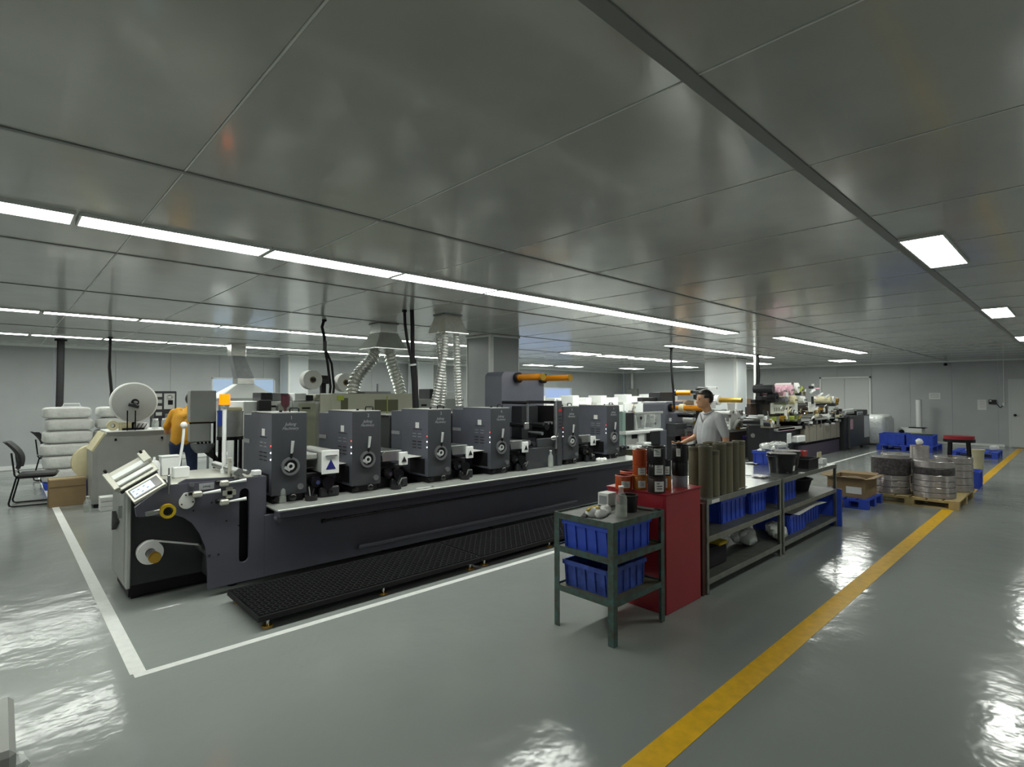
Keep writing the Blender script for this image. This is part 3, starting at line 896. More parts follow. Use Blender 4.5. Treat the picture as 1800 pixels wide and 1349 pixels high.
# front frame of the tower
G().box(5.70, 5.80, UY-.01, UY+.05, ZL, 1.575, .008).build('tower_post', 'press_front', press)
G().box(5.715, 5.785, UY-.014, UY-.01, 1.42, 1.46).build('display', 'red_display', press)
for k in range(8):
    G().box(5.725+.03*(k % 2), 5.745+.03*(k % 2), UY-.014, UY-.01, 1.34-.05*(k//2), 1.365-.05*(k//2)).build('push_button', 'machine_black', press)
G().box(5.10, 5.70, UY+.02, UY+.05, ZL, .94, .006).box(5.32, 5.70, UY+.02, UY+.05, .94, 1.06, .006).build('tower_side_plate', 'press_front', press)
G().box(5.66, 5.70, UY-.005, UY+.03, .90, 1.57, .004).build('post_edge', 'steel_dull', press)
for (xx, zz, rr_, m_, y0_) in ((5.14, 1.555, .022, 'black_gloss', UY+.0), (5.62, 1.555, .022, 'black_gloss', UY), (5.10, 1.25, .03, 'black_gloss', UY), (5.42, 1.255, .02, 'machine_black', UY), (5.40, 1.13, .024, 'steel_dull', UY), (5.14, 1.02, .035, 'steel_dull', UY), (5.24, 1.0, .03, 'machine_black', UY), (5.55, 1.22, .05, 'machine_black', UY+.05)):
    G().cyl((xx, y0_, zz), (xx, 5.62, zz), rr_, n=16).build('tower_roller', m_, press)
G().box(5.12, 5.66, UY+.01, UY+.03, 1.54, 1.57).build('top_crossbar', 'black_gloss', press)
G().box(5.12, 5.135, UY+.0, UY+.03, 1.28, 1.56).build('stay', 'steel_dull', press)
G().box(5.06, 5.14, UY-.01, UY+.03, 1.20, 1.29, .01).build('roller_bracket', 'steel', press)
for xx in (5.50, 5.57):
    G().cyl((xx, UY-.02, 1.27), (xx, UY+.05, 1.27), .02, n=12).build('chrome_knob', 'chrome', press)
G().prism([(5.12, 1.31), (5.12, 1.08), (5.17, 1.03), (5.24, 1.03), (5.24, 1.31)], 'xz', UY+.12, UY+.16).prism([(5.30, 1.50), (5.30, 1.05), (5.62, 1.05), (5.62, 1.50)], 'xz', 5.4, 5.6).build('tower_inner_plate', 'machine_black', press)
G().ell((5.60, UY-.02, 1.06), .05, .03, .035, 12, 8).tube([(5.62, UY-.03, 1.06), (5.66, UY-.04, 1.08), (5.67, UY-.04, 1.13)], .01).build('clamp_handle', 'chrome', press)
G().box(5.80, 5.835, UY+.10, 5.62, ZL, 1.50).build('tower_gap', 'black_matte', press)
G().cyl((5.82, UY+.02, .92), (5.82, UY+.1, .92), .025).cyl((5.82, UY+.02, .74), (5.82, UY+.1, .74), .02).build('gap_roller', 'chrome', press)
G().ell((5.76, UY+.04, 1.59), .025, .02, .02, 10, 6).build('post_cap', 'white_plastic', press)
# rewind end past the last unit
G().box(7.20, 7.5, UY+.08, 5.9, ZL, .80, .02).build('rewind_base', 'machine_black', press)
for k in range(5):
    G().cyl((7.24+.055*k, UY+.02, .80+.02*(k % 2)), (7.24+.055*k, 5.8, .80+.02*(k % 2)), .022, n=12).build('rewind_roller', ['black_gloss', 'steel_dull'][k % 2], press)
# feet of the base
for x in (1.5, 3.0, 4.5, 6.0, 7.2):
    for y in (5.15, 5.8):
        G().cyl((x, y, 0), (x, y, .13), .04).build('machine_foot', 'black_matte', press)
G().box(.80, .86, 5.35, 5.9, 0, .13).build('machine_foot', 'black_matte', press)
# ================================================================ step platforms in front of the press
def make_step(L):
    t = thing('step_platform', 'step', 'step platform', (0, 0, 0), local=True, group='black step platforms before the press')
    G().box(0, L, 0, .72, .06, .10, .003).build('frame', 'black_rubber', t)
    G().box(.006, L-.006, .006, .714, .10, .104).build('deck', 'black_gloss', t)
    g = G()
    nx, ny = int(L/.036), 17
    for i in range(nx):
        for j in range(ny):
            x = .03+i*.036; y = .035+j*.04
            a = .5 if (i+j) % 2 else -.5
            g.obox((x, y, .106), (.026, .009, .006), (0, 0, a))
    g.build('tread_bars', 'black_rubber', t, kind='stuff', smooth=False)
    for x in (.08, L/2, L-.08):
        for y in (.05, .67):
            f = G().cyl((x, y, 0), (x, y, .012), .04, .036, n=16).build('levelling_foot', 'gold', t)
            G().cyl((x, y, .012), (x, y, .06), .012, n=10).build('foot_bolt', 'chrome', f)
    return t
s0 = make_step(2.02)
s0.location = (1.34, 4.0, 0)
s0['label'] = 'black ridged step platform at the left end of the press'
copy_tree(s0, (3.38, 4.0, 0), 'black ridged step platform in the middle, ending behind the green trolley')
copy_tree(s0, (5.42, 4.0, 0), 'black ridged step platform mostly hidden behind the red cabinet')
# ---------------------------------------------------------------- things standing on the ledge
def bottle(x, y, z, label, h=.20, r=.036, liquid=.0):
    t = thing('glass_bottle', label, 'bottle', (x, y, z), local=True, group='clear bottles')
    G().lathe([(.0, 0), (r, 0), (r, h*.58), (r*.85, h*.68), (r*.42, h*.80), (r*.40, h*.92), (r*.46, h*.925), (r*.46, h*.95)], (0, 0, 0), n=20).build('bottle_body', 'clear_plastic', t)
    G().lathe([(.0, .002), (r*.93, .003), (r*.93, h*.35), (0, h*.352)], (0, 0, 0), n=20).build('liquid', 'bottle_liquid', t)
    G().cyl((0, 0, h*.95), (0, 0, h), r*.48, n=14).build('bottle_cap', 'white_plastic', t)
    return t
p = at(495, 884, Z=ZL); bottle(p.x, p.y, ZL, 'clear bottle at the left end of the press ledge', .20, .042)
p = at(968, 822, Z=ZL); bottle(p.x, p.y, ZL, 'tall clear bottle standing before the laminating tower', .235, .036)
p = at(1070, 806, Z=ZL); bottle(p.x, p.y, ZL, 'clear bottle beside the white rag on the ledge', .215, .036)
def ink_cup(px, py, label, r=.055, h=.05, brushes=2):
    p = at(px, py, Z=ZL)
    t = thing('ink_cup', label, 'ink cup', (p.x, p.y, ZL), local=True, group='black ink cups on the ledge')
    G().lathe([(.0, 0), (r, 0), (r*1.02, h), (r*.9, h), (r*.88, .01), (0, .01)], n=20).build('cup', 'black_rubber', t)
    for k in range(brushes):
        a = random.uniform(0, 6.28); d = Vector((math.cos(a), math.sin(a), 0))
        b_ = G().cyl(d*r*.3+Vector((0, 0, .012)), d*r*1.1+Vector((0, 0, .10+.02*k)), .007, n=8).build('brush_handle', ['black_gloss', 'steel'][k % 2], t)
    return t
ink_cup(547, 880, 'squat black ink cup beside the first print unit')
ink_cup(696, 860, 'black ink cup with crossed brushes beside the second unit', brushes=3)
ink_cup(817, 843, 'black ink cup on the ledge beside the third unit')
ink_cup(920, 827, 'black ink cup on the ledge below the fourth unit')
ink_cup(1041, 811, 'black ink cup between the fifth and sixth units')
p = at(1057, 810, Z=ZL)
g = G(); random.seed(3)
for k in range(7):
    g.ell((p.x+random.uniform(-.07, .07), p.y+random.uniform(-.04, .04), ZL+.012), .05, .035, .016+.02*random.random(), 10, 6, jit=.15)
g.build('cleaning_rag', 'white_paper', label='crumpled white rag on the ledge by the far bottle', cat='rag', sharp=80)
p = at(745, 858, Z=ZL)
w = thing('spanner', 'small silver spanner lying on the press ledge', 'spanner', (p.x, p.y, ZL), rz=-.1)
G().box(-.09, .09, -.008, .008, 0, .006, .002).build('shank', 'steel', w)
G().ring((.10, 0, .004), (0, 0, 1), .01, .02, .008, 14).build('ring_end', 'steel', w)
# white bottle and box on the infeed end
p = Vector((1.12, 5.48, .955))
t = thing('squeeze_bottle', 'white squeeze bottle on the press infeed table', 'bottle', (.975, 5.5, .955), local=True)
G().lathe([(0, 0), (.045, 0), (.045, .11), (.03, .135), (.012, .14)], n=20).build('bottle_body', 'white_plastic', t)
G().cyl((0, 0, .138), (0, 0, .17), .014, .008, n=12).build('nozzle', 'white_plastic', t)
b = G().box(1.03, 1.17, 5.50, 5.62, .955, 1.12, .006).build('white_box', 'white_plastic', label='plain white box beside the squeeze bottle on the infeed table', cat='box')
G().box(1.025, 1.175, 5.495, 5.625, 1.115, 1.125, .003).build('box_lid', 'white_plastic', b)
# ================================================================ foreground: trolley, red cabinet, rack
def angle_post(g, x, y, z0, z1, sx, sy, w=.04, t=.005):
    """L profile post, corner at x,y, legs towards sx, sy"""
    g.box(x, x+sx*w, y, y+sy*t, z0, z1); g.box(x, x+sx*t, y+sy*t, y+sy*w, z0, z1)
    return g
TX0, TX1, TY0, TY1 = 2.94, 3.57, 2.14, 2.66
tr = thing('tool_trolley', 'worn green steel trolley with three shelves in front', 'trolley', ((TX0+TX1)/2, (TY0+TY1)/2, 0))
for (x, sx) in ((TX0, 1), (TX1, -1)):
    for (y, sy) in ((TY0, 1), (TY1, -1)):
        angle_post(G(), x, y, 0, .815, sx, sy, .046, .006).build('leg', 'teal_worn', tr)
for z, nm in ((.80, 'top_shelf'), (.565, 'middle_shelf'), (.285, 'bottom_shelf')):
    s = G().box(TX0+.007, TX1-.007, TY0+.007, TY1-.007, z-.012, z).build(nm, 'board_dark' if z > .7 else 'shelf_board', tr)
    for (a, b_, c, d_) in ((TX0+.006, TX1-.006, TY0+.001, TY0+.006), (TX0+.006, TX1-.006, TY1-.006, TY1-.001), (TX0+.001, TX0+.006, TY0+.006, TY1-.006), (TX1-.006, TX1-.001, TY0+.006, TY1-.006)):
        G().box(a, b_, c, d_, z-.03, z+.012).build('shelf_rail', 'teal_worn', s)
def make_crate(name, label, mat, w, d, h, loc, rz=0, group='blue plastic crates', handle=True):
    t = thing(name, label, 'crate', loc, rz, group, local=True)
    tk = .004
    g = G()
    g.prism([(-w/2+.02, 0), (w/2-.02, 0), (w/2, h), (-w/2, h)], 'xz', -d/2, -d/2+tk)
    g.prism([(-w/2+.02, 0), (w/2-.02, 0), (w/2, h), (-w/2, h)], 'xz', d/2-tk, d/2)
    g.box(-w/2+.018, w/2-.018, -d/2+tk, d/2-tk, 0, .006)
    g.prism([(-w/2+.02, 0), (-w/2+.02+tk, 0), (-w/2+tk, h), (-w/2, h)], 'xz', -d/2+tk, d/2-tk)
    g.prism([(w/2-.02, 0), (w/2-.02-tk, 0), (w/2-tk, h), (w/2, h)], 'xz', -d/2+tk, d/2-tk)
    g.build('crate_shell', mat, t, smooth=False)
    G().box(-w/2-.008, w/2+.008, -d/2-.01, -d/2, h-.03, h).box(-w/2-.008, w/2+.008, d/2, d/2+.01, h-.03, h).box(-w/2-.01, -w/2, -d/2, d/2, h-.03, h).box(w/2, w/2+.01, -d/2, d/2, h-.03, h).build('crate_rim', mat, t)
    nx = max(3, int(w/.09))
    for k in range(nx+1):
        x = -w/2+.03+(w-.06)*k/nx
        for s_ in (-1, 1):
            G().box(x-.004, x+.004, s_*d/2, s_*(d/2+.008), .01, h-.03).build('crate_rib', mat, t)
    ny = max(2, int(d/.09))
    for k in range(ny+1):
        y = -d/2+.02+(d-.04)*k/ny
        G().prism([(-w/2+.018, .01), (-w/2+.01, .01), (-w/2-.008, h-.03), (-w/2, h-.03)], 'xz', y-.004, y+.004).build('crate_rib', mat, t)
    if handle:
        G().box(-.05, .05, -d/2-.012, -d/2-.002, h-.012, h+.002).build('crate_grip', mat, t)
        G().box(-w/2-.012, -w/2-.002, -.05, .05, h-.012, h+.002).build('crate_grip', mat, t)
    return t
make_crate('plastic_crate', 'bright blue crate on the middle shelf of the green trolley', 'blue_crate', .50, .40, .20, (3.22, 2.40, .566))
make_crate('plastic_crate', 'scuffed blue crate on the bottom shelf of the green trolley', 'blue_crate_dirty', .46, .38, .185, (3.22, 2.42, .286))
# things on the trolley
t = thing('ink_tub', 'black tub on top of the green trolley', 'tub', (3.39, 2.33, .80), local=True)
G().lathe([(0, 0), (.06, 0), (.068, .12), (.06, .12), (.052, .01), (0, .01)], n=24).build('tub', 'can_dark', t)
G().ring((0, 0, .115), (0, 0, 1), .062, .073, .014).build('tub_rim', 'can_dark', t)
bottle(3.20, 2.26, .80, 'tall clear spray bottle on top of the green trolley', .215, .042)
random.seed(12)
g = G()
for k in range(9):
    g.ell((3.17+random.uniform(-.10, .07), 2.40+random.uniform(-.06, .05), .815), .055, .04, .018+.025*random.random(), 10, 6, jit=.2)
rag = g.build('cleaning_rag', 'white_paper', label='crumpled white rag with yellow glove on the green trolley', cat='rag', sharp=80)
g = G()
for k in range(4):
    g.ell((3.09+random.uniform(-.03, .06), 2.43+random.uniform(-.02, .05), .845), .045, .02, .014, 10, 6, jit=.25)
g.build('yellow_glove', 'yellow_plastic', rag)
G().obox((3.02, 2.44, .808), (.16, .04, .014), (0, 0, .5), .004).build('scraper', 'black_rubber', label='black flat scraper lying at the left of the trolley top', cat='scraper')
b = G().box(3.40, 3.51, 2.52, 2.62, .801, .90, .003).build('carton', 'white_paper', label='small white carton at the back of the trolley top', cat='carton')
G().box(3.397, 3.40, 2.535, 2.605, .815, .88).build('carton_print', 'label_grey', b)
G().obox((3.50, 2.30, .812), (.03, .20, .012), (0, 0, .3), .003).build('spatula', 'steel', label='long steel spatula resting on the right of the trolley top', cat='spatula')
b = G().lathe([(0, 0), (.02, 0), (.026, .05), (.02, .05), (0, .005)], (3.53, 2.30, .566), n=16).build('paper_cup', 'white_paper', label='small white cup at the right of the middle trolley shelf', cat='cup')
G().ring((3.53, 2.30, .614), (0, 0, 1), .023, .029, .005).build('cup_rim', 'white_paper', b)
# red cabinet
RX0, RX1, RY0, RY1, RZ = 3.66, 4.19, 2.18, 2.72, .91
rc = thing('red_cabinet', 'dark red steel cabinet covered with ink cans', 'cabinet', ((RX0+RX1)/2, (RY0+RY1)/2, 0))
G().box(RX0, RX1, RY0, RY1, 0, RZ-.012, .004).build('cabinet_body', 'red_steel', rc)
G().box(RX0-.008, RX1+.008, RY0-.01, RY1+.008, RZ-.012, RZ, .003).build('cabinet_top', 'red_steel', rc)
G().box(RX0-.003, RX0, RY0+.02, RY1-.02, .04, RZ-.04, .001).build('side_panel', 'red_steel', rc)
# ink cans
def can(kind, label, x, y, z, r, h, lid=None, lab=True, group='ink cans on the red cabinet', lab_a=(200, 262), handle=False, lab_z=(.15, .62)):
    t = thing('ink_can', label, 'ink can', (x, y, z), local=True, group=group)
    G().lathe([(0, 0), (r*.97, 0), (r, .006), (r, h*.9), (r*.97, h*.93), (r*.97, h-.006), (0, h-.006)], n=28).build('can_body', kind, t)
    G().lathe([(0, h-.012), (r*1.03, h-.012), (r*1.03, h-.002), (r*.93, h), (r*.9, h-.006), (0, h-.006)], n=28).build('can_lid', lid or kind, t)
    if lab:
        a0, a1 = lab_a
        g = G(); n_ = 10
        pts = []
        for i in range(n_+1):
            a = math.radians(a0+(a1-a0)*i/n_)
            pts.append((math.cos(a), math.sin(a)))
        vv = []
        for c_, s_ in pts:
            for q in (h*lab_z[0], h*lab_z[1]):
                vv.append((c_*(r+.0012), s_*(r+.0012), q))
        ff = [(2*i, 2*i+2, 2*i+3, 2*i+1) for i in range(n_)]
        g.add(vv, ff)
        lb = g.build('paper_label', 'white_paper', t)
        g = G(); vv = []
        ff = []
        for row in range(3):
            zz = h*(lab_z[1]-(lab_z[1]-lab_z[0])*(.25+.25*row))
            k0 = len(vv)
            for c_, s_ in pts[2:(6 if row == 0 else 9)]:
                vv += [(c_*(r+.0018), s_*(r+.0018), zz), (c_*(r+.0018), s_*(r+.0018), zz+.006)]
            n2_ = (len(vv)-k0)//2
            ff += [(k0+2*i, k0+2*i+2, k0+2*i+3, k0+2*i+1) for i in range(n2_-1)]
        g.add(vv, ff).build('label_print', 'ink_text' if kind == 'can_brown' else 'label_grey', lb)
    if handle:
        G().tube([(-r-.006, 0, h*.85)]+[((r+.008)*math.cos(math.pi-a), -(r*.9)*math.sin(a), h*.85-.03*math.sin(a)) for a in [math.pi*k/10 for k in range(11)]], .003, 6).build('wire_handle', 'steel', t)
    return t
ZC = RZ
def fp(px, py, z): 
    p = at(px, py, Z=z); return p.x, p.y
x, y = fp(1100, 860, ZC); can('can_orange', 'open orange can at the left corner of the red cabinet', x, y+.02, ZC, .066, .11, 'can_lid_red')
x, y = fp(1120, 852, ZC); can('can_orange', 'orange can behind the left corner can', x+.0, y+.09, ZC, .066, .105, 'can_lid_red', lab=False)
x, y = fp(1128, 861, ZC); can('can_amber', 'amber can at the foot of the ribbed orange can', x+.02, y+.03, ZC, .057, .115); xo, yo = x+.02, y+.03
can('can_orange', 'middle orange can with pink label on the amber can', xo, yo, ZC+.115, .055, .07, lab_z=(.05, .95))
t = can('can_orange', 'ribbed orange can on top of the left stack', xo, yo, ZC+.185, .055, .13, lab=False)
for k in range(6):
    G().ring((0, 0, .02+.017*k), (0, 0, 1), .053, .057, .006).build('can_rib', 'can_orange', t)
x, y = fp(1156, 866, ZC); xo, yo = x+.01, y+.015
can('can_brown', 'dark brown can with large white label at the cabinet front', xo, yo, ZC, .067, .125, 'can_brown', lab_z=(.1, .72))
can('can_dark', 'black can with cream label in the middle of the front stack', xo, yo, ZC+.125, .063, .10, lab_z=(.15, .9))
can('can_dark', 'black pail with wire handle at the top of the front stack', xo, yo, ZC+.225, .067, .135, 'can_dark', handle=True, lab_a=(195, 240), lab_z=(.4, .85))
x, y = fp(1176, 861, ZC); xo, yo = x+.015, y+.05
can('can_amber', 'amber can right of the dark brown can', xo, yo, ZC, .055, .105, 'can_amber', lab_a=(195, 235), lab_z=(.15, .85))
can('can_dark', 'black jar with white label on the right amber can', xo, yo, ZC+.105, .05, .125, lab_z=(.1, .62))
x, y = fp(1203, 857, ZC); xo, yo = x, y+.04
can('can_grey', 'grey can at the right corner of the red cabinet', xo, yo, ZC, .06, .095, 'can_grey', lab_a=(290, 315), lab_z=(.05, .85))
can('can_dark', 'lower tall black can on the grey can', xo, yo, ZC+.095, .062, .115, lab=False)
can('can_dark', 'upper tall black can with white tag on the right stack', xo, yo, ZC+.21, .062, .14, lab_a=(185, 215), lab_z=(.3, .75))
can('can_dark', 'small black can behind the pail with steel lid', 4.02, 2.60, ZC, .06, .30, 'steel', lab=False)
# ---------------------------------------------------------------- steel rack
KX = [4.28, 5.88, 5.93, 7.70]; KY0, KY1 = 2.17, 2.95
rk = thing('steel_rack', 'long low grey steel rack with two bays and three shelves', 'rack', (6.0, 2.55, 0))
for i, x in enumerate(KX):
    sx = 1 if i % 2 == 0 else -1
    for (y, sy) in ((KY0, 1), (KY1, -1)):
        angle_post(G(), x, y, 0, .75, sx, sy, .038, .005).build('post', 'rack_steel', rk)
G().box(4.222, 4.272, KY0+.01, KY1, 0, .76, .003).build('side_board', 'rack_post_rust', rk)
for (x0, x1) in ((KX[0], KX[1]), (KX[2], KX[3])):
    for z, nm in ((.785, 'rack_top'), (.475, 'middle_shelf'), (.125, 'bottom_shelf')):
        s = G().box(x0+.006, x1-.006, KY0+.006, KY1-.006, z-.01, z).build(nm, 'rack_top_steel' if z > .7 else 'board_dark', rk)
        G().box(x0, x1, KY0-.003, KY0+.003, z-.045, z+.002, .001).build('front_rail', 'rack_steel', s)
        G().box(x0, x1, KY1-.003, KY1+.003, z-.045, z+.002, .001).build('rear_rail', 'rack_steel', s)
        G().box(x0-.002, x0+.004, KY0+.003, KY1-.003, z-.045, z).build('side_rail', 'rack_steel', s)
        G().box(x1-.004, x1+.002, KY0+.003, KY1-.003, z-.045, z).build('side_rail', 'rack_steel', s)
    for x in (x0+.02, x1-.02):
        for y in (KY0+.02, KY1-.02):
            G().box(x-.02, x+.02, y-.02, y+.02, -.0, .006).build('foot_plate', 'rack_steel', rk)
st = G().box(4.36, 4.50, KY0-.0045, KY0-.003, .745, .775).build('rack_sticker', 'white_paper', rk)
# olive tubes
random.seed(5)
k = 0
for row, (y, n_) in enumerate(((2.25, 6), (2.38, 4))):
    for i in range(n_):
        x = 4.42+.130*i+(.07 if row else 0)
        h = .425+random.uniform(-.012, .02)-(.05 if (row == 0 and i == 1) else 0)
        lab = '%s olive sleeve from the left in the %s row on the rack' % (ORD[i], 'front' if row == 0 else 'rear')
        if row == 0 and i == 1: lab = 'shortest lighter olive sleeve in the front row on the rack'
        t = thing('print_sleeve', lab, 'sleeve', (x, y, .785), local=True, group='olive print sleeves')
        G().lathe([(.048, 0), (.057, 0), (.057, h), (.048, h)], n=24, closed=True).build('sleeve_tube', ('olive_tube_light' if (i+row) % 2 else 'olive_tube'), t)
        G().ring((0, 0, h-.02), (0, 0, 1), .055, .0585, .03).build('end_band', 'olive_tube', t)
# buckets on the rack
def bucket(x, y, z, label, r=.14, h=.25, lab=True):
    t = thing('black_bucket', label, 'bucket', (x, y, z), local=True, group='black buckets on the rack')
    G().lathe([(0, 0), (r*.82, 0), (r*.98, h*.86), (r*.9, h*.86), (r*.76, .01), (0, .01)], n=32).build('bucket_body', 'black_gloss', t)
    G().lathe([(r*.9, h*.80), (r*1.05, h*.80), (r*1.06, h*.84), (r*1.02, h*.86), (r*1.05, h*.9), (r*1.04, h*.97), (r, h), (0, h*.985)], n=32).build('bucket_lid', 'black_gloss', t)
    if lab:
        v_ = []
        for i in range(7):
            a = math.radians(258+4*i)
            for q in (h*.14, h*.40):
                rr_ = r*(.82+.16*q/(h*.86))+.002
                v_.append((rr_*math.cos(a), rr_*math.sin(a), q))
        g = G().add(v_, [(2*i, 2*i+2, 2*i+3, 2*i+1) for i in range(6)])
        g.build('bucket_label', 'white_paper', t)
    return t
x, y = fp(1383, 838, .785); bucket(x+.27, y+.15, .786, 'large black lidded bucket with white label on the rack', .15, .22)
bucket(x+.60, y+.22, .786, 'black lidded bucket half hidden behind the labelled one', .15, .22, False)
t = thing('black_tray', 'low black tray right of the buckets on the rack', 'tray', (x+.95, 2.36, .786), local=True)
G().box(-.17, .17, -.12, .12, 0, .012).box(-.17, .17, -.12, -.11, .012, .11).box(-.17, .17, .11, .12, .012, .11).box(-.17, -.16, -.11, .11, .012, .11).box(.16, .17, -.11, .11, .012, .11).build('tray_shell', 'black_rubber', t)
G().box(-.18, .18, -.13, -.12, .095, .112).box(-.18, .18, .12, .13, .095, .112).build('tray_rim', 'black_rubber', t)
# papers and plates on the top
random.seed(21)
for k, (px, py, m_, lab) in enumerate(((1330, 862, 'white_paper', 'white sheet lying at the front of the rack top'), (1338, 838, 'foil', 'crumpled silver foil sheet behind the white sheet'), (1325, 815, 'white_paper', 'white sheet at the back of the rack top by the sleeves'))):
    x, y = fp(px, py, .79)
    w_, d_ = .20, .14; y = max(y, KY0+.09)
    g = G(); nn = 6; v_ = []
    for i in range(nn+1):
        for j in range(nn+1):
            v_.append((x-w_/2+w_*i/nn, y-d_/2+d_*j/nn, .789+.002*k+random.uniform(0, .010)))
    n1 = len(v_)
    v_ += [(a.x if hasattr(a, 'x') else a[0], a[1], a[2]-.0015) for a in v_]
    f_ = []
    for i in range(nn):
        for j in range(nn):
            q = i*(nn+1)+j
            f_ += [(q, q+nn+1, q+nn+2, q+1), (n1+q, n1+q+1, n1+q+nn+2, n1+q+nn+1)]
    g.add(v_, f_).build('paper_sheet', m_, label=lab, cat='sheet', sharp=60)
# crate with plastic bag, red box, yellow pad further along
make_crate('plastic_crate', 'blue crate stuffed with a clear plastic bag on the rack', 'blue_crate', .46, .34, .17, (7.15, 2.72, .786))
g = G()
for k in range(16):
    g.ell((7.15+random.uniform(-.17, .17), 2.72+random.uniform(-.11, .11), .93+random.uniform(0, .09)), .10, .08, .05, 10, 6, jit=.22)
g.build('plastic_bag', 'film_wrap', label='crinkled clear plastic bag bulging out of the blue crate', cat='plastic bag', sharp=40)
t = thing('red_box', 'small red open box at the far end of the rack', 'box', (7.52, 2.56, .786), local=True)
G().box(-.07, .07, -.08, .08, 0, .01).box(-.07, .07, -.08, -.07, .01, .15).box(-.07, .07, .07, .08, .01, .15).box(-.07, -.06, -.07, .07, .01, .15).box(.06, .07, -.07, .07, .01, .15).build('box_shell', 'red_plastic', t)
G().box(-.08, .08, -.09, -.08, .13, .152).build('box_lip', 'red_plastic', t)
b = G().box(7.53, 7.68, 2.27, 2.40, .786, .85, .003).build('white_block', 'white_plastic', label='white slab on the front end corner of the rack', cat='slab')
G().box(7.54, 7.67, 2.33, 2.345, .85, .93, .002).build('note_pad', 'cream', b)
w = G().cyl((5.55, 2.60, .80), (6.05, 2.80, .80), .012, n=12)
w.build('white_rod', 'white_plastic', label='thin white rod lying on the rack top left of the buckets', cat='rod')
# crates and goods inside the rack
make_crate('plastic_crate', 'blue crate at the far left of the upper rack bay', 'blue_crate', .42, .34, .20, (4.56, 2.74, .476))
make_crate('plastic_crate', 'wide blue crate in the middle of the left rack bay', 'blue_crate', .52, .40, .22, (5.06, 2.50, .476))
make_crate('plastic_crate', 'blue crate beside the rack centre posts', 'blue_crate', .36, .40, .22, (5.58, 2.48, .476))
make_crate('plastic_crate', 'ribbed blue crate on the middle shelf of the right bay', 'blue_crate', .60, .42, .23, (6.40, 2.52, .476))
t = thing('black_pan', 'black pan on the middle shelf at the right end', 'pan', (7.25, 2.52, .476), local=True)
G().lathe([(0, 0), (.16, 0), (.2, .14), (.185, .14), (.15, .012), (0, .012)], n=28).build('pan_bowl', 'black_rubber', t)
G().ring((0, 0, .14), (0, 0, 1), .185, .212, .012).build('pan_rim', 'black_rubber', t)
make_crate('plastic_crate', 'blue crate under a paper sheet on the bottom shelf', 'blue_crate', .50, .40, .21, (6.55, 2.44, .126))
make_crate('plastic_crate', 'blue crate at the right end of the bottom shelf', 'blue_crate', .50, .40, .21, (7.20, 2.50, .126))
g = G().prism([(6.36, .345), (6.9, .375), (7.28, .36), (7.28, .3615), (6.9, .3765), (6.36, .3465)], 'xz', 2.16, 2.55)
g.build('paper_sheet', 'white_paper', label='white sheet laid across the bottom shelf crates', cat='sheet')
t = thing('black_bin', 'black tool bin with yellow rim on the bottom left shelf', 'bin', (4.62, 2.48, .126), local=True)
G().box(-.26, .26, -.2, .2, 0, .17, .015).build('bin_body', 'black_rubber', t)
G().box(.10, .27, -.21, .21, .17, .20, .01).build('bin_lid', 'yellow_plastic', t)
G().box(-.26, .10, -.2, .2, .17, .18, .004).build('bin_cover', 'black_rubber', t)
for k, (x, y, lab) in enumerate(((5.22, 2.60, 'white plastic sack in the lower left rack bay'), (5.62, 2.42, 'clear plastic sack by the rack centre posts'), (6.05, 2.30, 'small clear sack left of the sheet covered crate'))):
    g = G()
    for q in range(8):
        g.ell((x+random.uniform(-.1, .1), y+random.uniform(-.06, .06), .125+.07+random.uniform(-.01, .04)), .10, .08, .065, 10, 7, jit=.15)
    for i, p_ in enumerate(g.v): p_.z = max(p_.z, .126)
    g.build('plastic_sack', 'film_wrap', label=lab, cat='sack', sharp=45)
# tall blue board leaning at the rack end
G().box(7.715, 7.74, 2.12, 2.5, .0, .47, .006).build('blue_board', 'blue_crate', label='tall blue board standing against the rack end', cat='board')
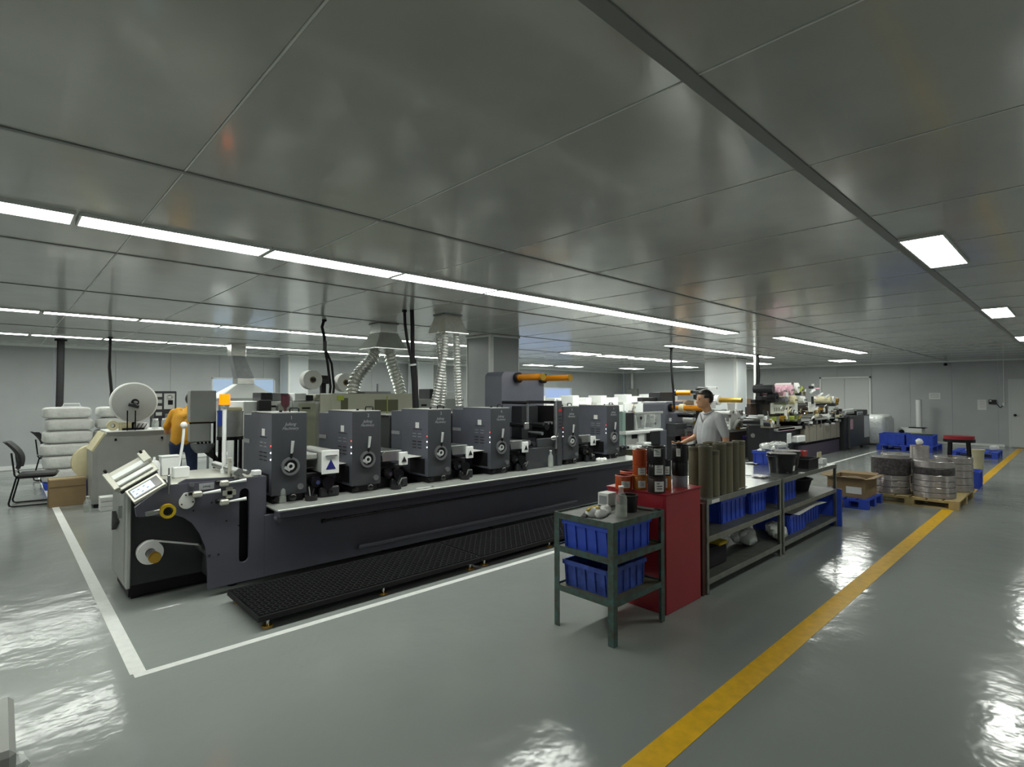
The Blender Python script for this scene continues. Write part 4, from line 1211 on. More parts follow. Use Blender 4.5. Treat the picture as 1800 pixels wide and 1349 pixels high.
# ================================================================ left side of the hall
# sled chairs
def make_chair(label, loc, rz):
    t = thing('visitor_chair', label, 'chair', loc, rz, 'black cantilever chairs', local=True)
    # chair faces +x in its own frame
    G().box(-.22, .24, -.23, .23, .42, .48, .025).build('seat', 'chair_black', t)
    pts = []
    g = G(); n_ = 8; v_ = []
    for i in range(n_+1):
        q = i/n_
        z = .56+.40*q; x = -.20-.05*q-.10*q*q+.05*math.sin(q*3.1)
        w_ = .20+.02*math.sin(q*3.1)
        for k in range(7):
            a = -1+2*k/6
            v_.append((x+.05*(a*a)-.03, a*w_, z))
    m_ = len(v_)
    v_ += [(p[0]-.025, p[1], p[2]) for p in v_]
    f_ = []
    for i in range(n_):
        for k in range(6):
            q = i*7+k
            f_ += [(q, q+1, q+8, q+7), (m_+q, m_+q+7, m_+q+8, m_+q+1)]
    for i in range(n_):
        f_ += [(i*7, i*7+7, m_+i*7+7, m_+i*7), (i*7+6, m_+i*7+6, m_+i*7+13, i*7+13)]
    for k in range(6):
        f_ += [(k, m_+k, m_+k+1, k+1), (n_*7+k, n_*7+k+1, m_+n_*7+k+1, m_+n_*7+k)]
    g.add(v_, f_).build('backrest', 'chair_black', t, sharp=50)
    for s_ in (-1, 1):
        y = .21*s_
        path = [(-.27, y, .80), (-.23, y, .48), (-.20, y, .42), (.10, y, .41), (.19, y, .40)]
        path = [(-.28, y, .80), (-.24, y, .47), (-.22, y, .44), (-.30, y, .06), (-.29, y, .025), (-.26, y, .013), (.22, y, .013)]
        G().tube(path, .012, 10).build('sled_leg', 'black_gloss', t)
        G().cyl((-.22, y, .425), (.20, y, .425), .011, n=10).build('seat_bar', 'black_gloss', t)
    G().cyl((.22, -.21, .013), (.22, .21, .013), .012, n=10).build('floor_bar', 'black_gloss', t)
    G().cyl((-.25, -.21, .50), (-.25, .21, .50), .011, n=10).build('back_bar', 'steel_dull', t)
    return t
p = at(55, 888, Z=0)
make_chair('black cantilever chair at the left edge facing the cardboard box', (p.x+.07, p.y+.10, 0), -.12)
p = at(70, 835, Z=0)
make_chair('black chair mostly hidden behind the wrapped bales', (p.x+.20, 13.7, 0), .2)
# cardboard box
p = at(92, 892, Z=0); q = at(145, 888, Z=0)
b = thing('cardboard_box', 'brown cardboard box on the floor before the chair', 'box', ((p.x+q.x)/2, p.y+.12, 0), local=True)
G().box(-.215, .215, -.17, .17, 0, .40, .004).build('box_body', 'cardboard', b)
G().box(-.213, .213, -.025, .025, .40, .402).build('tape', 'cream', b)
G().box(-.217, .217, -.172, -.17, .28, .30).build('fold_line', 'cardboard_dark', b)
# bales of wrapped labels on crates
random.seed(4)
def bale(name, label, x, y, z, w, d, h, mat='bag_white', group='white wrapped bales'):
    g = G().ell((x, y, z+h/2), w/2, d/2, h/2, 44, 20, p=.38, jit=.016)
    o = g.build(name, mat, label=label, cat='bale', group=group, sharp=70)
    G().box(x-w*.30, x-w*.27, y-d/2-.002, y-d/2+.004, z+h*.2, z+h*.8).build('tape', 'white_paper', o)
    return o
for cx, lab in ((.88, 'left'), (1.62, 'right')):
    t = make_crate('plastic_crate', 'blue crate under the %s stack of wrapped bales' % lab, 'blue_crate', .60, .5, .13, (cx, 12.6, 0), handle=False)
hs = [.235, .225, .215, .22, .215, .20]
z = .13
for k in range(6):
    nm = ['lowest', 'second lowest', 'third', 'fourth', 'fifth', 'topmost'][k]
    bale('wrapped_bale', '%s white bale of the left stack behind the cardboard box' % nm, .90+.02*math.sin(k*2.1), 12.55, z, .70+.02*math.sin(k), .55, hs[k]); z += hs[k]
zt = z
z = .13
for k in range(6):
    nm = ['lowest', 'second lowest', 'third', 'fourth', 'fifth', 'topmost'][k]
    bale('wrapped_bale', '%s white bale of the right stack behind the grey machine' % nm, 1.62+.015*math.sin(k*1.7), 12.55, z, .66, .55, hs[k]); z += hs[k]
g = thing('carry_handle', 'white plastic carry frame on top of the left bale stack', 'frame', (.95, 12.55, zt+.006), local=True)
G().tube([(-.12, 0, 0), (-.11, 0, .05), (.11, 0, .05), (.12, 0, 0)], .012).build('frame_bar', 'white_plastic', g)
G().box(-.14, .14, -.05, .05, -.005, .01, .003).build('frame_base', 'white_plastic', g)
# hanging conduits and cables
def cable(name, label, path, r, mat='black_rubber', n=10, cat='cable', band=True):
    t = thing(name, label, cat, Vector(path[0]), group='black cables from the ceiling')
    G().tube(path, r, n).build('sheath', mat, t)
    if band:
        G().cyl(Vector(path[0]), Vector(path[0])-Vector((0, 0, .03)), r*1.6, n=14).build('ceiling_gland', mat, t)
    return t
p = at(107, 606, Y=14.5); 
cable('cable_riser', 'thick black cable riser behind the left bale stack', [(p.x, 14.5, HC), (p.x+.0, 14.5, 2.0), (p.x-.01, 14.5, 1.0), (p.x-.01, 14.5, 0)], .065)
p = at(194, 602, Y=13.2); q = at(192, 745, Y=13.2)
cable('cable_riser', 'thin black cable behind the round reel', [(p.x, 13.2, HC), (p.x-.01, 13.2, 2.2), (q.x+.03, 13.2, 1.7), (q.x, 13.2, 1.2), (q.x, 13.2, 0)], .028)
p = at(570, 562, Z=HC)
def pth(pts, Y): return [tuple(at(a, b, Y=Y)) for a, b in pts]
Yc = p.y
c = cable('cable_drop', 'forked black cable drop behind the second print unit', [(p.x, Yc, HC)]+pth([(566, 575), (570, 592), (571, 615)], Yc), .022)
G().tube(pth([(571, 612), (576, 640), (581, 680), (577, 720), (574, 745), (574, 870)], Yc), .02, 8).build('left_branch', 'black_rubber', c)
G().tube(pth([(571, 612), (583, 640), (587, 680), (583, 720), (580, 745), (580, 868)], Yc), .018, 8).build('right_branch', 'black_rubber', c)
G().cyl(at(571, 600, Y=Yc), at(571, 618, Y=Yc), .03).build('tie_wrap', 'black_gloss', c)
p = at(717, 545, Z=HC); Yc = p.y
c = cable('cable_drop', 'thick pair of black cables left of the right foil hoses', [tuple(at(711, 545, Z=HC))]+pth([(712, 570), (716, 600), (723, 632), (727, 670), (731, 722)], Yc), .02)
G().tube([tuple(at(724, 545, Z=HC))]+pth([(725, 575), (725, 600), (726, 632), (729, 670), (731, 722)], Yc), .028, 10).build('second_cable', 'black_rubber', c)
G().tube(pth([(726, 632), (729, 670), (731, 723)], Yc+.01), .045, 10).build('braided_sleeve', 'black_rubber', c)
G().cyl(at(725, 640, Y=Yc), at(725.4, 643, Y=Yc), .05).build('tie_wrap', 'white_plastic', c)
p = at(1180, 612, Z=HC)
cable('cable_drop', 'black cable hanging left of the man in the grey polo shirt', [(p.x, p.y, HC)]+pth([(1180, 640), (1182, 670), (1184, 690), (1185, 720)], p.y), .028)
p = at(1331, 624, Z=HC)
c = cable('cable_drop', 'black cable with white conduit hanging by the pale column', [(p.x, p.y, HC)]+pth([(1333, 660), (1331, 700), (1331, 735)], p.y), .05)
G().cyl((p.x-.03, p.y+.05, HC), at(1327, 735, Y=p.y), .032).build('white_conduit', 'white_trim', c)
# ---------------------------------------------------------------- grey slitter with reel
SY0, SY1 = 9.95, 10.65
sl = thing('label_slitter', 'light grey slitting machine with sloped front and round reel', 'slitter', (1.5, 10.3, 0))
prof = [(1.0, .06), (1.0, .80), (1.17, 1.10), (2.03, 1.10), (2.03, .06)]
G().prism(prof, 'xz', SY0, SY1).build('machine_body', 'machine_grey', sl, smooth=False)
G().prism([(1.06, .14), (1.06, .79), (1.20, 1.03), (1.92, 1.03), (1.92, .14)], 'xz', SY0-.008, SY0).build('side_door', 'machine_grey', sl, smooth=False)
for (x, z) in ((1.27, .99), (1.86, .99)):
    G().box(x-.015, x+.015, SY0-.02, SY0-.008, z-.02, z+.02, .003).build('door_latch', 'black_gloss', sl)
G().box(.98, 2.05, SY0-.01, SY1+.01, 1.10, 1.115, .003).build('machine_top', 'white_paint', sl) if False else G().box(1.16, 2.05, SY0-.012, SY1+.012, 1.10, 1.118, .003).build('machine_top', 'white_paint', sl)
for x in (1.06, 1.97):
    for y in (SY0+.06, SY1-.06):
        G().cyl((x, y, 0), (x, y, .06), .035).build('machine_foot', 'black_matte', sl)
G().obox((1.07, SY0+.35, .96), (.03, .66, .30), (0, .52, 0), .004).build('sloped_cover', 'cream', sl)
# reel arm and reel
rx, ry, rz_ = 1.50, 9.9, 1.545
G().box(rx-.04, rx+.04, ry+.20, ry+.24, 1.118, rz_+.04, .003).box(rx-.14, rx+.14, ry+.12, ry+.30, 1.118, 1.15).box(rx-.10, rx-.085, ry+.02, ry+.035, 1.118, 1.42).box(rx+.0, rx+.015, ry+.02, ry+.035, 1.118, 1.42).build('reel_stand', 'black_gloss', sl)
G().cyl((rx, ry+.22, rz_), (rx, ry-.07, rz_), .022).build('reel_shaft', 'steel', sl)
t = thing('paper_reel', 'large round reel of grey white paper on the slitting machine', 'reel', (rx, ry+.12, rz_-.31))
G().lathe([(.03, 0), (.305, 0), (.305, .10), (.03, .10)], (rx, ry+.17, rz_), (0, -1, 0), 48, True).build('paper_winding', 'white_paper', t)
G().lathe([(.03, .10), (.285, .10), (.285, .104), (.03, .104)], (rx, ry+.17, rz_), (0, -1, 0), 48, True).build('side_flange', 'machine_grey', t)
G().cyl((rx, ry+.06, rz_), (rx, ry+.0, rz_), .05, n=20).build('reel_hub', 'black_gloss', t)
G().obox((rx-.02, ry-.01, rz_-.05), (.14, .03, .05), (0, .3, 0), .006).build('brake_arm', 'machine_black', t)
# cream roll at the left of the machine
rr_ = at(163, 812, Y=10.85)
t = thing('cream_roll', 'wide cream roll peeking out behind the left end of the slitting machine', 'roll', (rr_.x, 10.85, rr_.z-.27))
G().lathe([(.04, 0), (.27, 0), (.27, .18), (.04, .18)], (rr_.x, 10.94, rr_.z), (0, -1, 0), 40, True).build('roll_winding', 'cream', t)
G().ring((rr_.x, 10.85, rr_.z), (0, 1, 0), .03, .04, .2).build('roll_core', 'cardboard', t)
G().cyl((rr_.x, 10.66, rr_.z), (rr_.x, 11.0, rr_.z), .029).build('roll_arm', 'machine_grey', sl)
# things on the slitter
t = thing('tape_roll', 'fat cream tape roll on the slitting machine top', 'tape roll', (1.25, 10.1, 1.118), local=True)
G().lathe([(.03, -.04), (.075, -.04), (.075, .04), (.03, .04)], (0, 0, .075), (0, 1, 0), 24, True).build('tape', 'cream', t)
G().ring((0, 0, .075), (0, 1, 0), .024, .03, .08).build('tape_core', 'cardboard', t)
b = G().box(1.33, 1.48, 10.05, 10.15, 1.118, 1.235, .004).build('cream_box', 'cream', label='square cream box beside the tape roll on the slitter', cat='box')
G().box(1.325, 1.485, 10.045, 10.155, 1.225, 1.237, .002).build('box_lid', 'cream', b)
b = G().ell((1.61, 10.12, 1.175), .10, .06, .057, 16, 10, p=.6, jit=.03).build('striped_bag', 'white_paper', label='pale striped bag in the middle of the slitter top', cat='bag', sharp=60)
for k in range(3):
    G().obox((1.56+.05*k, 10.058, 1.175), (.012, .004, .09), (0, .5, 0)).build('stripe', 'purple_dark', b)
for k, (x, lab) in enumerate(((1.80, 'clear jar on the slitter top nearest the striped bag'), (1.93, 'clear jar at the right end of the slitter top'))):
    t = thing('storage_jar', lab, 'jar', (x, 10.12, 1.118), local=True, group='jars on the slitter')
    G().lathe([(0, 0), (.05, 0), (.05, .12), (.04, .14), (.036, .14), (.036, .13), (.044, .115), (.044, .006), (0, .006)], n=20).build('jar_body', 'clear_plastic', t)
    G().cyl((0, 0, .14), (0, 0, .165), .038, n=18).build('jar_lid', 'white_plastic', t)
# boxes on the floor in front of the slitter
b = thing('paper_pack', 'stack of pale paper packs on the floor before the slitter', 'paper pack', (1.22, 9.7, 0), local=True)
for k in range(3):
    G().box(-.16, .16, -.10, .10, .068*k, .068*k+.064, .006).build('pack', 'bag_white', b)
bottle(.93, 9.75, 0, 'clear plastic bottle on the floor by the cardboard box', .22, .045)
# control cabinet with displays behind
cb = thing('display_cabinet', 'black and grey display cabinet left of the man in orange', 'control cabinet', (2.05, 11.4, 0))
q0 = at(272, 688, Y=11.2); q1 = at(310, 740, Y=11.2)
G().box(q0.x, q1.x, 11.2, 11.6, 0, q0.z, .01).build('cabinet_body', 'machine_black', cb)
G().box(q0.x+.14, q1.x-.03, 11.19, 11.2, q0.z-.32, q0.z-.04, .004).build('display_panel', 'machine_grey', cb)
G().box(q0.x+.20, q1.x-.06, 11.183, 11.19, q0.z-.24, q0.z-.16).build('display', 'black_gloss', cb)
G().ring(((q0.x+q1.x)/2+.06, 11.185, q0.z-.10), (0, 1, 0), .03, .045, .012).build('dial', 'steel', cb)
for k in range(4):
    G().box(q0.x+.02, q0.x+.11, 11.192, 11.2, q0.z-.10-.11*k, q0.z-.04-.11*k).build('side_switch', 'machine_grey', cb)
G().box(q0.x+.15, q1.x-.04, 11.15, 11.2, q0.z-.60, q0.z-.40, .01).build('lower_motor', 'steel_dull', cb)
# ---------------------------------------------------------------- grey control boxes on a stand with hoses
gb = thing('control_station', 'grey control boxes on a black stand with drooping hoses', 'control station', (2.25, 8.75, 0))
Yg = 8.7
q0 = at(335, 687, Y=Yg); q1 = at(380, 741, Y=Yg)
G().box(q0.x, q1.x, Yg, Yg+.18, q1.z, q0.z, .008).build('upper_box', 'machine_grey', gb)
q2 = at(335, 742, Y=Yg); q3 = at(372, 777, Y=Yg)
G().box(q2.x, q3.x, Yg+.02, Yg+.18, q3.z, q2.z-.02, .02).build('lower_box', 'machine_grey', gb)
q4 = at(357, 780, Y=Yg+.1); 
G().lathe([(0, -.14), (.10, -.13), (.15, -.05), (.16, 0), (0, 0)], (q4.x, Yg+.12, q4.z), n=24).build('ink_bowl', 'steel_dull', gb)
xs = q1.x+.0
G().box(xs-.02, xs+.01, Yg+.04, Yg+.07, 0, q1.z+.06, .004).build('stand_post', 'black_gloss', gb)
G().box(q0.x, xs, Yg+.03, Yg+.06, q1.z-.03, q1.z-.005, .003).build('stand_arm', 'black_gloss', gb)
G().box(xs-.25, xs+.25, Yg-.02, Yg+.14, 0, .03, .006).build('stand_foot', 'black_gloss', gb)
for k in range(4):
    a = Vector((q3.x-.02-.05*k, Yg+.05, q3.z+.02)); b_ = Vector((q3.x+.35+.1*k, Yg+.10, .55-.04*k))
    G().tube(bez(a, a+Vector((.05, 0, -.25)), b_+Vector((-.2, 0, .05)), b_), .018, 8).build('hose', 'black_rubber', gb)
# steel drum on legs
dr = thing('steel_drum', 'stainless drum on black legs behind the signal light', 'drum', (2.95, 8.6, 0))
q0 = at(381, 724, Y=8.6); q1 = at(428, 770, Y=8.6); cx = (q0.x+q1.x)/2; rd = (q1.x-q0.x)/2*.92
G().lathe([(0, q1.z), (rd, q1.z), (rd, q0.z), (rd*.95, q0.z), (rd*.95, q1.z+.03), (0, q1.z+.03)], (cx, 8.6, 0), n=32).build('drum_shell', 'steel', dr)
G().ring((cx, 8.6, q0.z), (0, 0, 1), rd*.95, rd*1.04, .02, 32).build('drum_rim', 'steel', dr)
G().ring((cx, 8.6, q1.z+.01), (0, 0, 1), rd*.9, rd*1.05, .05, 32).build('support_ring', 'black_gloss', dr)
for k in range(4):
    a = math.pi/4+k*math.pi/2
    G().box(cx+rd*.9*math.cos(a)-.02, cx+rd*.9*math.cos(a)+.02, 8.6+rd*.9*math.sin(a)-.02, 8.6+rd*.9*math.sin(a)+.02, 0, q1.z+.02).build('drum_leg', 'black_gloss', dr)
G().box(cx-.1, cx+.16, 8.55, 8.62, q0.z, q0.z+.06, .02).build('drum_lid_grip', 'cream', dr)
G().cyl((cx-.16, 8.5, q0.z-.2), (cx-.16, 8.5, q0.z+.02), .03).build('blue_valve', 'blue_crate', dr)
# corner of something wrapped in film at the bottom left
t = thing('wrapped_parcel', 'film wrapped grey parcel cut off at the bottom left', 'parcel', (-.155, 3.13, 0), local=True)
G().box(-.22, .222, -.30, .24, 0, .30, .02).build('parcel_body', 'machine_grey', t)
random.seed(8)
g = G()
for k in range(9):
    g.ell((.20+random.uniform(-.02, .03), random.uniform(-.24, .06), .04+random.uniform(0, .05)), .05, .05, .035, 10, 6, jit=.25)
for p_ in g.v: p_.z = max(p_.z, .001)
g.build('loose_film', 'film_wrap', t, sharp=40)
# ================================================================ extraction ducts
def frustum(g, c0, s0, z0, c1, s1, z1):
    v_ = []
    for (c, s_, z) in ((c0, s0, z0), (c1, s1, z1)):
        for (a, b_) in ((-1, -1), (1, -1), (1, 1), (-1, 1)):
            v_.append((c[0]+a*s_[0]/2, c[1]+b_*s_[1]/2, z))
    return g.add(v_, [(0, 3, 2, 1), (4, 5, 6, 7), (0, 1, 5, 4), (1, 2, 6, 5), (2, 3, 7, 6), (3, 0, 4, 7)])
def foil_hose(path_pts, r, parent, n=20, pitch=.056, squash=.72):
    # corrugated: radius alternates along a resampled path
    P = [Vector(p) for p in path_pts]
    fine = bez(*P, n=120)
    L = sum((fine[i+1]-fine[i]).length for i in range(120))
    m_ = int(L/(pitch/4))
    # resample evenly
    cum = [0]
    for i in range(120): cum.append(cum[-1]+(fine[i+1]-fine[i]).length)
    pts = []; rad = []
    j = 0
    for k in range(m_+1):
        d = L*k/m_
        while j < 119 and cum[j+1] < d: j += 1
        t = (d-cum[j])/max(1e-9, cum[j+1]-cum[j])
        pts.append(fine[j].lerp(fine[j+1], t))
        rad.append(r*(1.0, .9, squash, .9)[k % 4])
    return G().tube(pts, r, n, rad=rad).build('foil_hose', 'galvanised', parent, sharp=60)
# first hood, over the beige cabinet
Yd = 7.72
c1 = (4.47, Yd)
d1 = thing('exhaust_hood', 'galvanised ceiling hood with two fat foil hoses on the beige cabinet', 'exhaust hood', (c1[0], Yd, 1.7))
za, zb, zc, zd = HC, at(670, 583, Y=Yd-.15).z, at(670, 598, Y=Yd-.15).z, at(670, 612, Y=Yd-.15).z
g = G(); frustum(g, c1, (.30, .32), zb, c1, (.30, .32), za); frustum(g, c1, (.56, .50), zd, c1, (.30, .32), zb)
g.build('hood_body', 'galvanised', d1, smooth=False)
G().box(c1[0]-.29, c1[0]+.29, Yd-.26, Yd+.26, zd-.015, zd+.004, .003).build('hood_rim', 'galvanised', d1)
G().box(c1[0]-.16, c1[0]+.16, Yd-.17, Yd+.17, zb-.01, zb+.015, .002).build('collar', 'galvanised', d1)
G().box(c1[0]-.17, c1[0]+.17, Yd-.18, Yd+.18, HC-.02, HC-.004, .002).build('ceiling_flange', 'steel_dull', d1)
zt_ = 1.68
a = Vector((c1[0]-.16, Yd, zd)); b_ = Vector(at(620, 693, Y=Yd)); b_.z = zt_
foil_hose((a, a+Vector((0, 0, -.30)), b_+Vector((.02, 0, .42)), b_), .105, d1)
a = Vector((c1[0]+.10, Yd, zd)); b_ = Vector(at(704, 693, Y=Yd)); b_.z = zt_
foil_hose((a, a+Vector((.02, 0, -.2)), b_+Vector((-.06, 0, .25)), b_), .10, d1)
# beige cabinet under it
q0 = at(583, 694, Y=7.45); q1 = at(732, 694, Y=7.45)
bc = thing('dryer_cabinet', 'long beige dryer cabinet under the fat foil hoses', 'dryer', ((q0.x+q1.x)/2, 7.7, 0))
G().box(q0.x, q1.x, 7.45, 7.85, .05, 1.68, .01).build('cabinet_body', 'machine_beige', bc)
for (a0, a1, b0, b1) in ((659, 700, 703, 723), (600, 612, 700, 724)):
    u0 = at(a0, b0, Y=7.44); u1 = at(a1, b1, Y=7.44)
    G().box(u0.x, u1.x, 7.443, 7.451, u1.z, u0.z, .002).build('door_window', 'olive_dark', bc)
u0 = at(681, 694, Y=7.44)
G().box(u0.x-.008, u0.x+.008, 7.438, 7.451, .1, 1.64).build('door_seam', 'lime', bc)
for k in range(3):
    G().box(u0.x-.16, u0.x+.16, 7.43, 7.45, 1.22-.28*k, 1.28-.28*k, .004).build('hinge_plate', 'cream', bc)
u0 = at(599, 698, Y=7.44)
G().box(u0.x-.05, u0.x+.05, 7.44, 7.451, u0.z-.05, u0.z+.02).build('warning_label', 'lime', bc)
G().box(q0.x+.55, q0.x+1.0, 7.5, 7.8, 1.68, 1.71, .004).cyl((q0.x+.82, 7.6, 1.71), (q0.x+.82, 7.6, 1.83), .015).build('top_plate', 'steel_dull', bc)
for k in range(4):
    G().cyl((q0.x+.1+(q1.x-q0.x-.2)*(k % 2), 7.55+.2*(k//2), 0), (q0.x+.1+(q1.x-q0.x-.2)*(k % 2), 7.55+.2*(k//2), .05), .04).build('cabinet_foot', 'black_matte', bc)
# second hood, slim hoses down to the press
Yd = 6.08; c2 = (4.52, Yd)
d2 = thing('exhaust_hood', 'galvanised ceiling hood with three slim foil hoses over the press', 'exhaust hood', (c2[0], Yd, 1.5))
zb, zc, zd = at(796, 556, Y=Yd).z, at(796, 570, Y=Yd).z, at(796, 588, Y=Yd).z
g = G(); frustum(g, c2, (.26, .24), zb, c2, (.26, .24), HC); frustum(g, c2, (.38, .42), zd, c2, (.26, .24), zb)
g.build('hood_body', 'galvanised', d2, smooth=False)
G().box(c2[0]-.20, c2[0]+.20, Yd-.22, Yd+.22, zd-.012, zd+.004, .003).build('hood_rim', 'galvanised', d2)
G().box(c2[0]-.15, c2[0]+.15, Yd-.14, Yd+.14, zb-.01, zb+.012, .002).build('collar', 'steel_dull', d2)
for (dx, dy, px, yy) in ((-.12, -.10, 762, 6.02), (-.10, .08, 775, 6.12), (.10, -.06, 808, 6.05)):
    a = Vector((c2[0]+dx, Yd+dy, zd)); b_ = Vector(at(px, 710, Y=yy)); b_.z = 1.47
    foil_hose((a, a+Vector((.02, 0, -.35)), b_+Vector((.10 if px < 790 else -.05, 0, .45)), b_), .055, d2, 16, .04)
    G().cyl((b_.x, b_.y, 1.40), (b_.x, b_.y, 1.50), .062, n=18).build('hose_collar', 'steel_dull', d2)
# manifold that carries the slim hoses behind the press
mf = thing('exhaust_manifold', 'low grey exhaust manifold behind the third and fourth units', 'manifold', (4.3, 6.1, 0))
G().box(3.55, 5.05, 5.99, 6.25, 0, 1.40, .01).build('manifold_box', 'press_recess', mf)
G().box(3.50, 5.10, 5.98, 6.26, 1.40, 1.415, .003).build('manifold_lid', 'machine_grey', mf)
# hood by the back window
Yh = 13.0
q0 = at(403, 625, Y=Yh); q1 = at(433, 680, Y=Yh)
hx = at(420, 650, Y=Yh).x
h3 = thing('extraction_hood', 'pale extraction hood with dark flue in front of the back window', 'extraction hood', (hx, Yh, 1.6))
zt0, z1_, z2_, z3_ = HC, at(415, 627, Y=Yh).z, at(415, 665, Y=Yh).z, at(415, 676, Y=Yh).z
w1 = at(428, 620, Y=Yh).x-at(402, 620, Y=Yh).x
G().box(hx-.05-w1/2, hx-.05+w1/2, Yh-.16, Yh+.16, z1_, HC, .01).build('ceiling_collar', 'foil', h3)
g = G(); frustum(g, (hx+.1, Yh), (.36, .3), z2_, (hx-.05, Yh), (.26, .26), z1_); g.build('flue', 'steel_dull', h3, smooth=False)
G().box(hx-.08, hx+.28, Yh-.17, Yh+.17, z3_, z2_, .01).build('flue_collar', 'foil', h3)
g = G(); frustum(g, (hx+.1, Yh), (1.25, .9), at(430, 700, Y=Yh).z, (hx+.1, Yh), (.36, .34), z3_); g.build('canopy', 'machine_white', h3, smooth=False)
G().box(hx-.54, hx+.74, Yh-.47, Yh+.47, at(430, 700, Y=Yh).z-.06, at(430, 700, Y=Yh).z, .005).build('canopy_rim', 'machine_grey', h3)
zc_ = at(430, 700, Y=Yh).z-.06
for (a, b_) in ((-.5, -.42), (.70, -.42), (-.5, .42), (.70, .42)):
    G().box(hx+a-.02, hx+a+.02, Yh+b_-.02, Yh+b_+.02, 0, zc_).build('hood_leg', 'steel_dull', h3)
# ================================================================ machines across the hall
random.seed(31)
def fit(parent, name, mat, x0, x1, y0, y1, z0, z1, bev=.008):
    return G().box(x0, x1, y0, y1, z0, z1, bev).build(name, mat, parent)
def rollers(parent, x0, x1, y0, y1, z0, z1, n, seed, mats=('steel', 'black_gloss', 'white_paper', 'steel_dull', 'chrome'), r=(.02, .06)):
    rnd = random.Random(seed)
    for k in range(n):
        x = rnd.uniform(x0, x1); z = rnd.uniform(z0, z1); q = rnd.uniform(*r)
        G().cyl((x, y0-rnd.uniform(0, .06), z), (x, y1, z), q, n=14).build('roller', rnd.choice(mats), parent)
def fittings(parent, x0, x1, y, z0, z1, n, seed, mats=('machine_black', 'steel', 'white_plastic', 'steel_dull', 'machine_grey', 'gold')):
    rnd = random.Random(seed)
    for k in range(n):
        x = rnd.uniform(x0, x1); z = rnd.uniform(z0, z1); kind = rnd.randrange(4); m_ = rnd.choice(mats)
        if kind == 0: G().box(x-rnd.uniform(.02, .07), x+rnd.uniform(.02, .07), y-.08, y+.03, z-rnd.uniform(.02, .05), z+rnd.uniform(.02, .05), .008).build('bracket', m_, parent)
        elif kind == 1: G().cyl((x, y-.10, z), (x, y+.02, z), rnd.uniform(.015, .05), n=14).build('knob', m_, parent)
        elif kind == 2: G().box(x-.012, x+.012, y-.04, y+.02, z-.10, z+.10, .004).build('upright', m_, parent)
        else: G().cyl((x, y-.07, z), (x+rnd.uniform(-.12, .12), y-.10, z+rnd.uniform(.03, .12)), .012, n=8).build('lever', m_, parent)
# ---- white converting line behind the first units
def white_block(label, px0, px1, pyt, Y, depth, mats, seed, cat='converter', z_tab=None):
    a = at(px0, pyt, Y=Y); b_ = at(px1, pyt, Y=Y)
    t = thing('converting_machine', label, cat, ((a.x+b_.x)/2, Y+depth/2, 0), group='converting machines across the hall')
    fit(t, 'machine_base', mats[0], a.x, b_.x, Y, Y+depth, .04, a.z)
    for x in (a.x+.08, b_.x-.08):
        for y in (Y+.08, Y+depth-.08):
            G().cyl((x, y, 0), (x, y, .04), .04).build('machine_foot', 'black_matte', t)
    return t, a.x, b_.x, a.z
t, x0, x1, zt_ = white_block('pale grey converter with dark heads behind the first unit', 428, 514, 706, 9.15, .8, ['machine_white'], 1)
fit(t, 'head_box', 'machine_black', x0+.28, x0+.46, 9.2, 9.6, zt_, zt_+.14)
fit(t, 'head_box', 'steel_dull', x0+.46, x0+.60, 9.2, 9.6, zt_, zt_+.14)
fit(t, 'head_box', 'machine_black', x0+.60, x1-.02, 9.25, 9.6, zt_, zt_+.13)
fit(t, 'drive_housing', 'machine_black', x0+.20, x0+.40, 9.06, 9.15, zt_-.22, zt_+.02)
G().cyl((x0+.60, 9.06, zt_-.12), (x0+.60, 9.15, zt_-.12), .10, n=24).build('steel_drum', 'steel', t)
fit(t, 'slot', 'black_matte', x0+.42, x0+.50, 9.14, 9.15, zt_-.10, zt_-.07, 0)
rollers(t, x0+.08, x1-.12, 9.05, 9.4, .85, zt_-.25, 8, 5)
t, x0, x1, zt_ = white_block('white converter with cabinet doors behind the second unit', 516, 583, 705, 9.15, .8, ['machine_white'], 2)
fit(t, 'head_box', 'white_plastic', x0, x0+.2, 9.1, 9.5, zt_, zt_+.13)
fit(t, 'motor', 'machine_black', x0+.18, x0+.32, 9.1, 9.4, zt_, zt_+.10)
fit(t, 'gear_cover', 'machine_beige', x0+.36, x0+.52, 9.1, 9.4, zt_, zt_+.11)
for k in range(2):
    fit(t, 'cabinet_door', 'machine_beige', x0+.06+.36*k, x0+.36+.36*k, 9.09, 9.1, .2, zt_-.04, .003)
    fit(t, 'door_slot', 'black_matte', x0+.12+.36*k, x0+.26+.36*k, 9.085, 9.09, zt_-.14, zt_-.11, 0)
# red flask standing on it
t = thing('ink_flask', 'dark maroon flask with narrow neck on top of the first print unit', 'flask', (2.05, 5.42, 1.497), local=True)
G().lathe([(0, 0), (.012, 0), (.014, .03), (.04, .06), (.042, .15), (.03, .155), (0, .155)], n=20).build('flask_body', 'maroon', t)
G().cyl((0, 0, .155), (0, 0, .165), .043, n=20).build('flask_rim', 'maroon', t)
